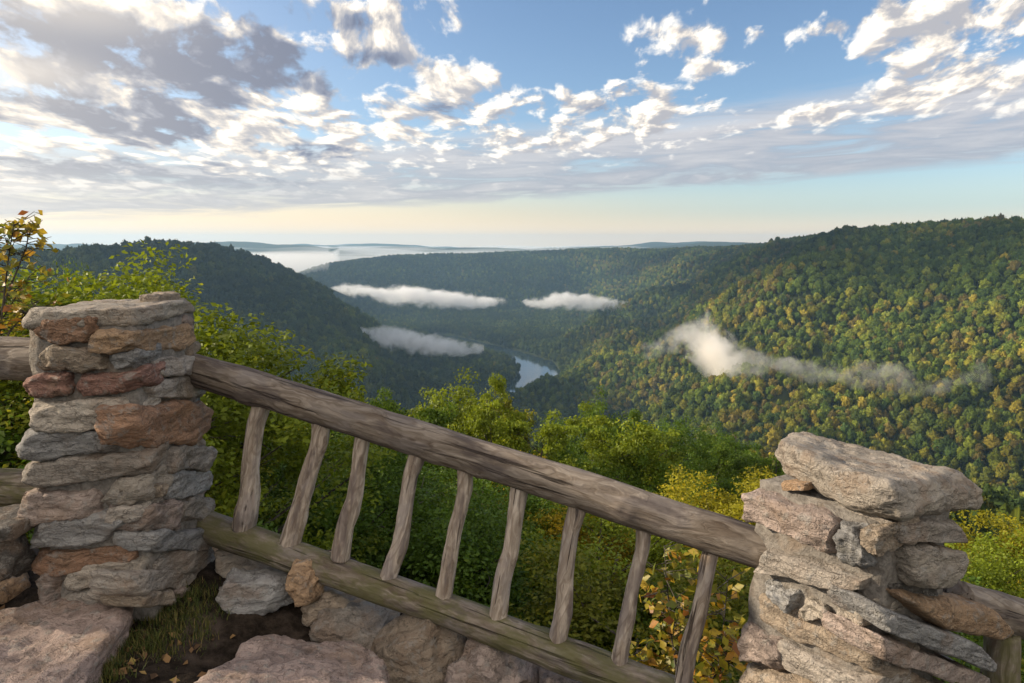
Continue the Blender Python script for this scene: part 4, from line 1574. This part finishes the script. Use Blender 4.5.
at_place(-7.0, 2.6, 2.7, 4, 'green', "green tree close by the ledge at its left end, shading the rock slab", 1.1)
at_place(-8.2, 0.6, 2.9, 5, 'green', "second green tree close by the ledge, nearer the viewer than the first", 1.2)

for i_, t_ in enumerate(T_LIST):
    sh = t_[2] < 15
    if sh and t_[1] > 395 and 4 <= t_[3] <= 5 and t_[0] < 760:
        t_ = (*t_[:3], t_[3] + 2, *t_[4:])
    tree(*t_[:5], t_[5], wide=(0.42 if 200 < t_[0] < 300 and t_[1] < 395 else 0.36 if 60 < t_[0] <= 200 and t_[1] < 360 else 1.25) if sh else (0.66 + 0.3 * ((i_ * 5) % 4) / 3), cat="shrub" if "shrub" in t_[5] else "tree", name="shrub" if "shrub" in t_[5] else "tree",
         Hmin=3.5 if sh else 8.0, Hmax=9.0 if sh else 22.0)


# ------------------------------------------------------------------ saplings with turning leaves
def sapling(base, stems, leafsize, n_per, seed, label, name="sapling", cat="sapling", drop=0.3):
    rng = np.random.RandomState(seed)
    r = empty(name, base)
    b = np.array(base)
    tv, tf, off, lc, lo = [], [], 0, [], []
    for pts in stems:
        P = np.array(pts)
        k = len(P)
        v, f = tube(P - b, list(np.linspace(0.008, 0.002, k)), 5)
        tv.append(v); tf.append(f + off); off += len(v)
        for _ in range(n_per):
            t = rng.uniform(0.25, 1.0) * (k - 1)
            i = min(int(t), k - 2)
            c = P[i] + (P[i + 1] - P[i]) * (t - i) - b
            a = rng.uniform(0, 6.28)
            l = rng.uniform(0.05, 0.22)
            e = c + np.array([math.cos(a) * l, math.sin(a) * l, rng.uniform(-0.05, 0.10)])
            v, f = tube([c, e], [0.003, 0.0015], 4)
            tv.append(v); tf.append(f + off); off += len(v)
            for q in range(3):
                lc.append(c + (e - c) * rng.uniform(0.5, 1.15) + rng.normal(size=3) * 0.02)
                lo.append((e - c) / l)
    V2 = np.concatenate(tv)
    mesh_object("stem", V2, np.concatenate(tf), m_bark, r)
    V_, Fc = leaves_mesh(np.array(lc), leafsize, rng, np.array(lo), drop, 0.62)
    o = mesh_object("foliage", V_, Fc, M_AUT, r, smooth=False, attrs=[("rnd", 'FLOAT', 'FACE', np.repeat(rng.uniform(0, 1, len(lc)), 2))])
    tag(r, label, cat, None)
    return r


sapling(at(690, 760, 3.6), [[at(690, 760, 3.6), at(672, 640, 3.6), at(664, 545, 3.65)], [at(700, 760, 3.5), at(720, 660, 3.5), at(728, 580, 3.5)],
                            [at(690, 760, 3.7), at(690, 680, 3.7), at(668, 600, 3.8)], [at(690, 760, 3.4), at(705, 690, 3.4), at(740, 640, 3.3)], [at(680, 760, 3.7), at(655, 690, 3.7), at(640, 655, 3.8)]],
        0.072, 56, 5, "sapling with large yellow and orange leaves behind the ninth baluster")
sapling(at(-25, 420, 3.9), [[at(-25, 420, 3.9), at(0, 330, 3.9), at(8, 262, 4.0), at(14, 222, 4.0)], [at(-25, 420, 4.1), at(-5, 330, 4.1), at(30, 275, 4.2)], [at(-25, 420, 3.8), at(10, 330, 3.9), at(40, 300, 4.0)],
                            [at(-30, 420, 4.1), at(-20, 300, 4.1), at(-8, 235, 4.1)], [at(-25, 380, 4.0), at(5, 300, 4.0), at(26, 248, 4.1), at(30, 228, 4.1)]],
        0.060, 34, 9, "young tree with orange and red leaves above the left log rail", drop=0.5)

# fallen leaves on the soil and slabs
def litter():
    rng = np.random.RandomState(77)
    C = []
    for (x0, x1, y0, y1, n_) in ((115, 330, 618, 683, 50), (70, 200, 600, 683, 26), (0, 130, 600, 683, 14), (230, 400, 640, 683, 22)):
        for _ in range(n_):
            p = on_z(rng.uniform(x0, x1), rng.uniform(y0, y1), -0.05)
            C.append((p[0], p[1], ledge_z(p[:1], p[1:2])[0] + 0.008))
    V_, Fc = leaves_mesh(np.array(C), 0.045, rng, np.tile([0, 0, 1.6], (len(C), 1)), 0.0, 0.6)
    tag(mesh_object("fallen_leaves", V_, Fc, M_DRY, smooth=False, attrs=[("rnd", 'FLOAT', 'FACE', np.repeat(rng.uniform(0, 1, len(C)), 2))]), kind='stuff')


M_DRY, g = material("dry_leaf")
principled(g, g.ramp(g.attr("rnd", 'Fac'), [(0.0, (0.07, 0.04, 0.02)), (0.5, (0.16, 0.09, 0.04)), (0.85, (0.25, 0.15, 0.06)), (1.0, (0.30, 0.22, 0.06))]), 0.8)
litter()

# ------------------------------------------------------------------ hillside crowns that show largest
vis_px = (PXT > 560) & (PXT < 1040) & (PYT > 250) & (PYT < 560) & (R_T > 165)
blocked = ((PXT > 770) & (PXT < 975) & (PYT > 445 + (PXT - 775) * 0.33)) | ((PXT < 775) & (PYT > 425 + (PXT - 600) * 0.12))
ok = np.where(vis_px & ~blocked)[0]
ok = ok[np.argsort(-(SCL[ok, 0] / R_T[ok]))][:240]
rest = np.setdiff1d(np.arange(NT), ok)
CM = []
for k in range(NVAR):
    me = src.objects[k].data.copy()
    me.materials.clear()
    me.materials.append(M_CROWN)
    CM.append(me)
for i in ok:
    o = bpy.data.objects.new("hillside_tree", CM[var[i]])
    COL.objects.link(o)
    o.location = POS[i]
    o.rotation_euler = (0, 0, rotz[i])
    o.scale = SCL[i]
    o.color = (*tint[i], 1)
    warm = tint[i][0] > tint[i][1] * 1.02
    yel = tint[i][0] > tint[i][1] * 0.9
    w_ = "russet or orange" if warm else ("yellow" if yel else "green")
    tag(o, f"{w_} rounded tree crown among those packed on the right-hand mountainside", "tree", f"{w_} crowns on the right-hand mountainside")
forest_object(rest)
# ------------------------------------------------------------------ the air
def haze_box():
    m, g = material("haze_air")
    pv = g.node('ShaderNodeVolumePrincipled')
    g.put(pv.inputs['Color'], (0.44, 0.71, 1.0))
    pv.inputs['Density'].default_value = HAZE
    pv.inputs['Anisotropy'].default_value = 0.25
    g.t.links.new(pv.outputs[0], g.out.inputs['Volume'])
    h, z0, z1 = 12500.0, -420.0, 125.0
    v = [(x, y, z) for z in (z0, z1) for x, y in ((-h, -h), (h, -h), (h, h), (-h, h))]
    f = [(3, 2, 1, 0), (4, 5, 6, 7), (0, 1, 5, 4), (1, 2, 6, 5), (2, 3, 7, 6), (3, 0, 4, 7)]
    tag(mesh_object("haze", v, f, m, smooth=False), kind='stuff')


def mist_bank(path, dens, scale, label, seed, col=(1, 1, 1), core=None, lo=0.15, ny=14, nz_amp=3.3):
    """A soft body of vapour along a path of (pixel, distance, half height px, half depth m); it thins out from its middle line."""
    per = 7
    nx = (len(path) - 1) * per + 1
    ctr, hz, hy = [], [], []
    for i in range(nx):
        t = i / per
        k = min(int(t), len(path) - 2)
        f = t - k
        a, b = path[k], path[k + 1]
        ctr.append(at(a[0], a[1], a[2]) * (1 - f) + at(b[0], b[1], b[2]) * f)
        hz.append((a[3] * (1 - f) + b[3] * f) * (a[2] * (1 - f) + b[2] * f) / F)
        hy.append(a[4] * (1 - f) + b[4] * f)
    org = ctr[nx // 2].copy()
    verts = []
    for i in range(nx):
        for j in range(ny):
            t = 2 * math.pi * j / ny
            verts.append(ctr[i] + np.array([0, 1.6 * hy[i] * math.cos(t), 1.6 * hz[i] * math.sin(t)]) - org)
    faces = []
    for i in range(nx - 1):
        for j in range(ny):
            faces.append((i * ny + j, i * ny + (j + 1) % ny, (i + 1) * ny + (j + 1) % ny, (i + 1) * ny + j))
    faces.append(tuple(range(ny - 1, -1, -1)))
    faces.append(tuple((nx - 1) * ny + j for j in range(ny)))
    m, g = material("mist_vapour")
    p = g.coord('Object')
    warp = g.vm('SCALE', g.vm('SUBTRACT', g.noise(p, scale * 0.7, 2, 0.5, color=True), (0.5, 0.5, 0.5)), scale=float(np.mean(hz)) * 2.6)
    pw = g.vm('ADD', p, warp)
    tot = None
    step_ = 4
    for i in range(step_, nx - step_, step_):
        lx = np.linalg.norm(ctr[min(i + step_, nx - 1)] - ctr[max(i - step_, 0)]) / 2 * 0.85
        d_ = g.vm('MULTIPLY', g.vm('SUBTRACT', pw, tuple(ctr[i] - org)), (1 / lx, 1 / (0.62 * hy[i]), 1 / (0.55 * hz[i])))
        n_ = g.node('ShaderNodeVectorMath', operation='DOT_PRODUCT')
        g.put(n_.inputs[0], d_)
        g.put(n_.inputs[1], d_)
        e_ = g.m('EXPONENT', V(g, n_.outputs['Value']) * -1.0)
        tot = e_ if tot is None else tot + e_
    n = g.noise(p, scale * 1.6, 6, 0.68, 0.4)
    body = g.step(tot + (n - 0.5) * nz_amp, lo, lo + 0.55) * g.step(tot, 0.03, 0.25)
    d = body * dens
    if core is not None:
        d = d * g.step(g.noise(p, 0.014, 3, 0.6), 0.38, 0.60, 0.22, 1.25)
        cp = at(*core[:3]) - org
        q = g.vm('MULTIPLY', g.vm('SUBTRACT', pw, tuple(cp)), (1 / core[3], 1 / core[3], 1 / core[4]))
        n_ = g.node('ShaderNodeVectorMath', operation='DOT_PRODUCT')
        g.put(n_.inputs[0], q)
        g.put(n_.inputs[1], q)
        d = d * (1.0 + g.m('EXPONENT', V(g, n_.outputs['Value']) * -1.0) * core[5])
    pv = g.node('ShaderNodeVolumePrincipled')
    g.put(pv.inputs['Color'], col)
    g.put(pv.inputs['Density'], d)
    pv.inputs['Anisotropy'].default_value = 0.2
    g.t.links.new(pv.outputs[0], g.out.inputs['Volume'])
    o = mesh_object("mist_bank", verts, faces, m)
    o.location = org
    tag(o, label, "mist", "mist banks lying in the gorge")
    return o


def fog_sea():
    m, g = material("valley_fog_vapour")
    pv = g.node('ShaderNodeVolumePrincipled')
    g.put(pv.inputs['Color'], (1, 1, 1))
    pv.inputs['Density'].default_value = 0.0022
    g.t.links.new(pv.outputs[0], g.out.inputs['Volume'])
    a = np.radians(np.linspace(-60, 60, 121))
    t_ = np.linspace(0, 1, 150) ** 1.4
    A, R = np.meshgrid(a, t_, indexing='ij')
    near = np.where(np.degrees(A) < -14.2, 3250, 4700)
    R = near + (11500 - near) * R
    X, Y = (R * np.sin(A)).ravel(), (R * np.cos(A)).ravel()
    z = -82 + 40 * fbm(np.stack([X / 1500, Y / 330, np.zeros_like(X)], 1), 4, 15)
    top = np.stack([X, Y, z], 1)
    bot = np.stack([X, Y, np.full_like(X, -260.0)], 1)
    n, k = A.shape
    Fc = []
    N_ = n * k
    for i in range(n - 1):
        for j in range(k - 1):
            Fc.append((i * k + j, i * k + j + 1, (i + 1) * k + j + 1, (i + 1) * k + j))
            Fc.append((N_ + i * k + j, N_ + (i + 1) * k + j, N_ + (i + 1) * k + j + 1, N_ + i * k + j + 1))
    for i in range(n - 1):
        for j in (0, k - 1):
            q = (i * k + j, (i + 1) * k + j, N_ + (i + 1) * k + j, N_ + i * k + j)
            Fc.append(q if j == 0 else q[::-1])
    for j in range(k - 1):
        for i in (0, n - 1):
            q = (i * k + j, N_ + i * k + j, N_ + i * k + j + 1, i * k + j + 1)
            Fc.append(q if i == 0 else q[::-1])
    Fc = [q[::-1] for q in Fc]
    tag(mesh_object("valley_fog", np.concatenate([top, bot]), Fc, m, smooth=False), kind='stuff')


HAZE = 0.000075
haze_box()
fog_sea()
mist_bank([(330, 285, 2350, 2, 20), (360, 291, 2350, 6, 60), (400, 295, 2350, 10, 100), (440, 299, 2350, 10, 100), (480, 302, 2350, 7, 60), (516, 301, 2350, 3, 20)], 0.032, 0.016,
          "long white bank of valley mist, the widest, hanging above the bend", 1)
mist_bank([(520, 305, 2300, 2, 20), (545, 301, 2300, 7, 50), (572, 300, 2300, 10, 60), (605, 304, 2300, 7, 50), (648, 310, 2300, 3, 20)], 0.030, 0.018,
          "small white mist bank with a pointed hump, right of the widest bank", 2)
mist_bank([(350, 324, 1500, 3, 15), (380, 335, 1500, 9, 35), (415, 342, 1500, 13, 45), (450, 347, 1500, 10, 40), (484, 350, 1500, 4, 15)], 0.034, 0.024,
          "low white mist streak lying along the foot of the left hill", 3)
mist_bank([(634, 356, 1090, 3, 14), (660, 344, 1060, 9, 26), (684, 336, 1020, 15, 36), (704, 336, 990, 26, 44), (712, 358, 960, 46, 56), (742, 366, 900, 22, 40), (782, 367, 850, 13, 28), (830, 373, 800, 15, 26), (890, 380, 760, 15, 24), (945, 384, 730, 15, 22), (980, 372, 720, 20, 16), (998, 356, 715, 8, 8)], 0.009, 0.034,
          "warm glowing plume of mist trailing across the right-hand mountainside", 4, (1.0, 0.98, 0.95), (712, 364, 955, 46, 38, 14.0), nz_amp=3.3)


# a cloud added out of view, high left, outlined so its shade lies on the upper right-hand slopes
def added_cloud():
    P = np.array([(-2500, 1450), (-3420, 1560), (-3740, 1820), (-3960, 2400), (-4000, 3200), (-3700, 3800), (-2800, 3800), (-2300, 2500)], dtype=float)
    n = 60
    xs, ys = np.linspace(-4200, -2000, n), np.linspace(1200, 4000, n)
    X, Y = [q.ravel() for q in np.meshgrid(xs, ys, indexing='ij')]
    ins = np.zeros(len(X), dtype=bool)
    dist = np.full(len(X), 1e9)
    for a_, b_ in zip(P, np.roll(P, -1, 0)):
        t = np.clip(((X - a_[0]) * (b_ - a_)[0] + (Y - a_[1]) * (b_ - a_)[1]) / ((b_ - a_) @ (b_ - a_)), 0, 1)
        dist = np.minimum(dist, np.hypot(X - a_[0] - t * (b_ - a_)[0], Y - a_[1] - t * (b_ - a_)[1]))
        c_ = ((a_[1] > Y) != (b_[1] > Y)) & (X < (b_[0] - a_[0]) * (Y - a_[1]) / (b_[1] - a_[1] + 1e-9) + a_[0])
        ins ^= c_
    sd_ = np.where(ins, dist, -dist)
    nn = fbm(np.stack([X / 420, Y / 420, np.zeros_like(X)], 1), 4, 71)
    th = np.clip((sd_ + 130 * nn) / 300, 0, 1) * (150 + 60 * nn)
    top = np.stack([X, Y, 1500 + th], 1)
    bot = np.stack([X, Y, 1500 - th * 0.35], 1)
    Fc, N_ = [], n * n
    for i in range(n - 1):
        for j in range(n - 1):
            k = [i * n + j, (i + 1) * n + j, (i + 1) * n + j + 1, i * n + j + 1]
            if th[k].max() > 0:
                Fc.append(tuple(k))
                Fc.append(tuple(N_ + q for q in k[::-1]))
    V_ = np.concatenate([top, bot])
    same = {N_ + i: i for i in range(N_) if th[i] <= 0}
    Fc = [tuple(same.get(q, q) for q in f_) for f_ in Fc]
    used = sorted({q for f_ in Fc for q in f_})
    mp = {q: i for i, q in enumerate(used)}
    m, g = material("shade_cloud_vapour")
    pv = g.node('ShaderNodeVolumePrincipled')
    g.put(pv.inputs['Color'], (1, 1, 1))
    pv.inputs['Density'].default_value = 0.011
    g.t.links.new(pv.outputs[0], g.out.inputs['Volume'])
    tag(mesh_object("shade_cloud", V_[used], [tuple(mp[q] for q in f_) for f_ in Fc], m), kind='stuff')


added_cloud()
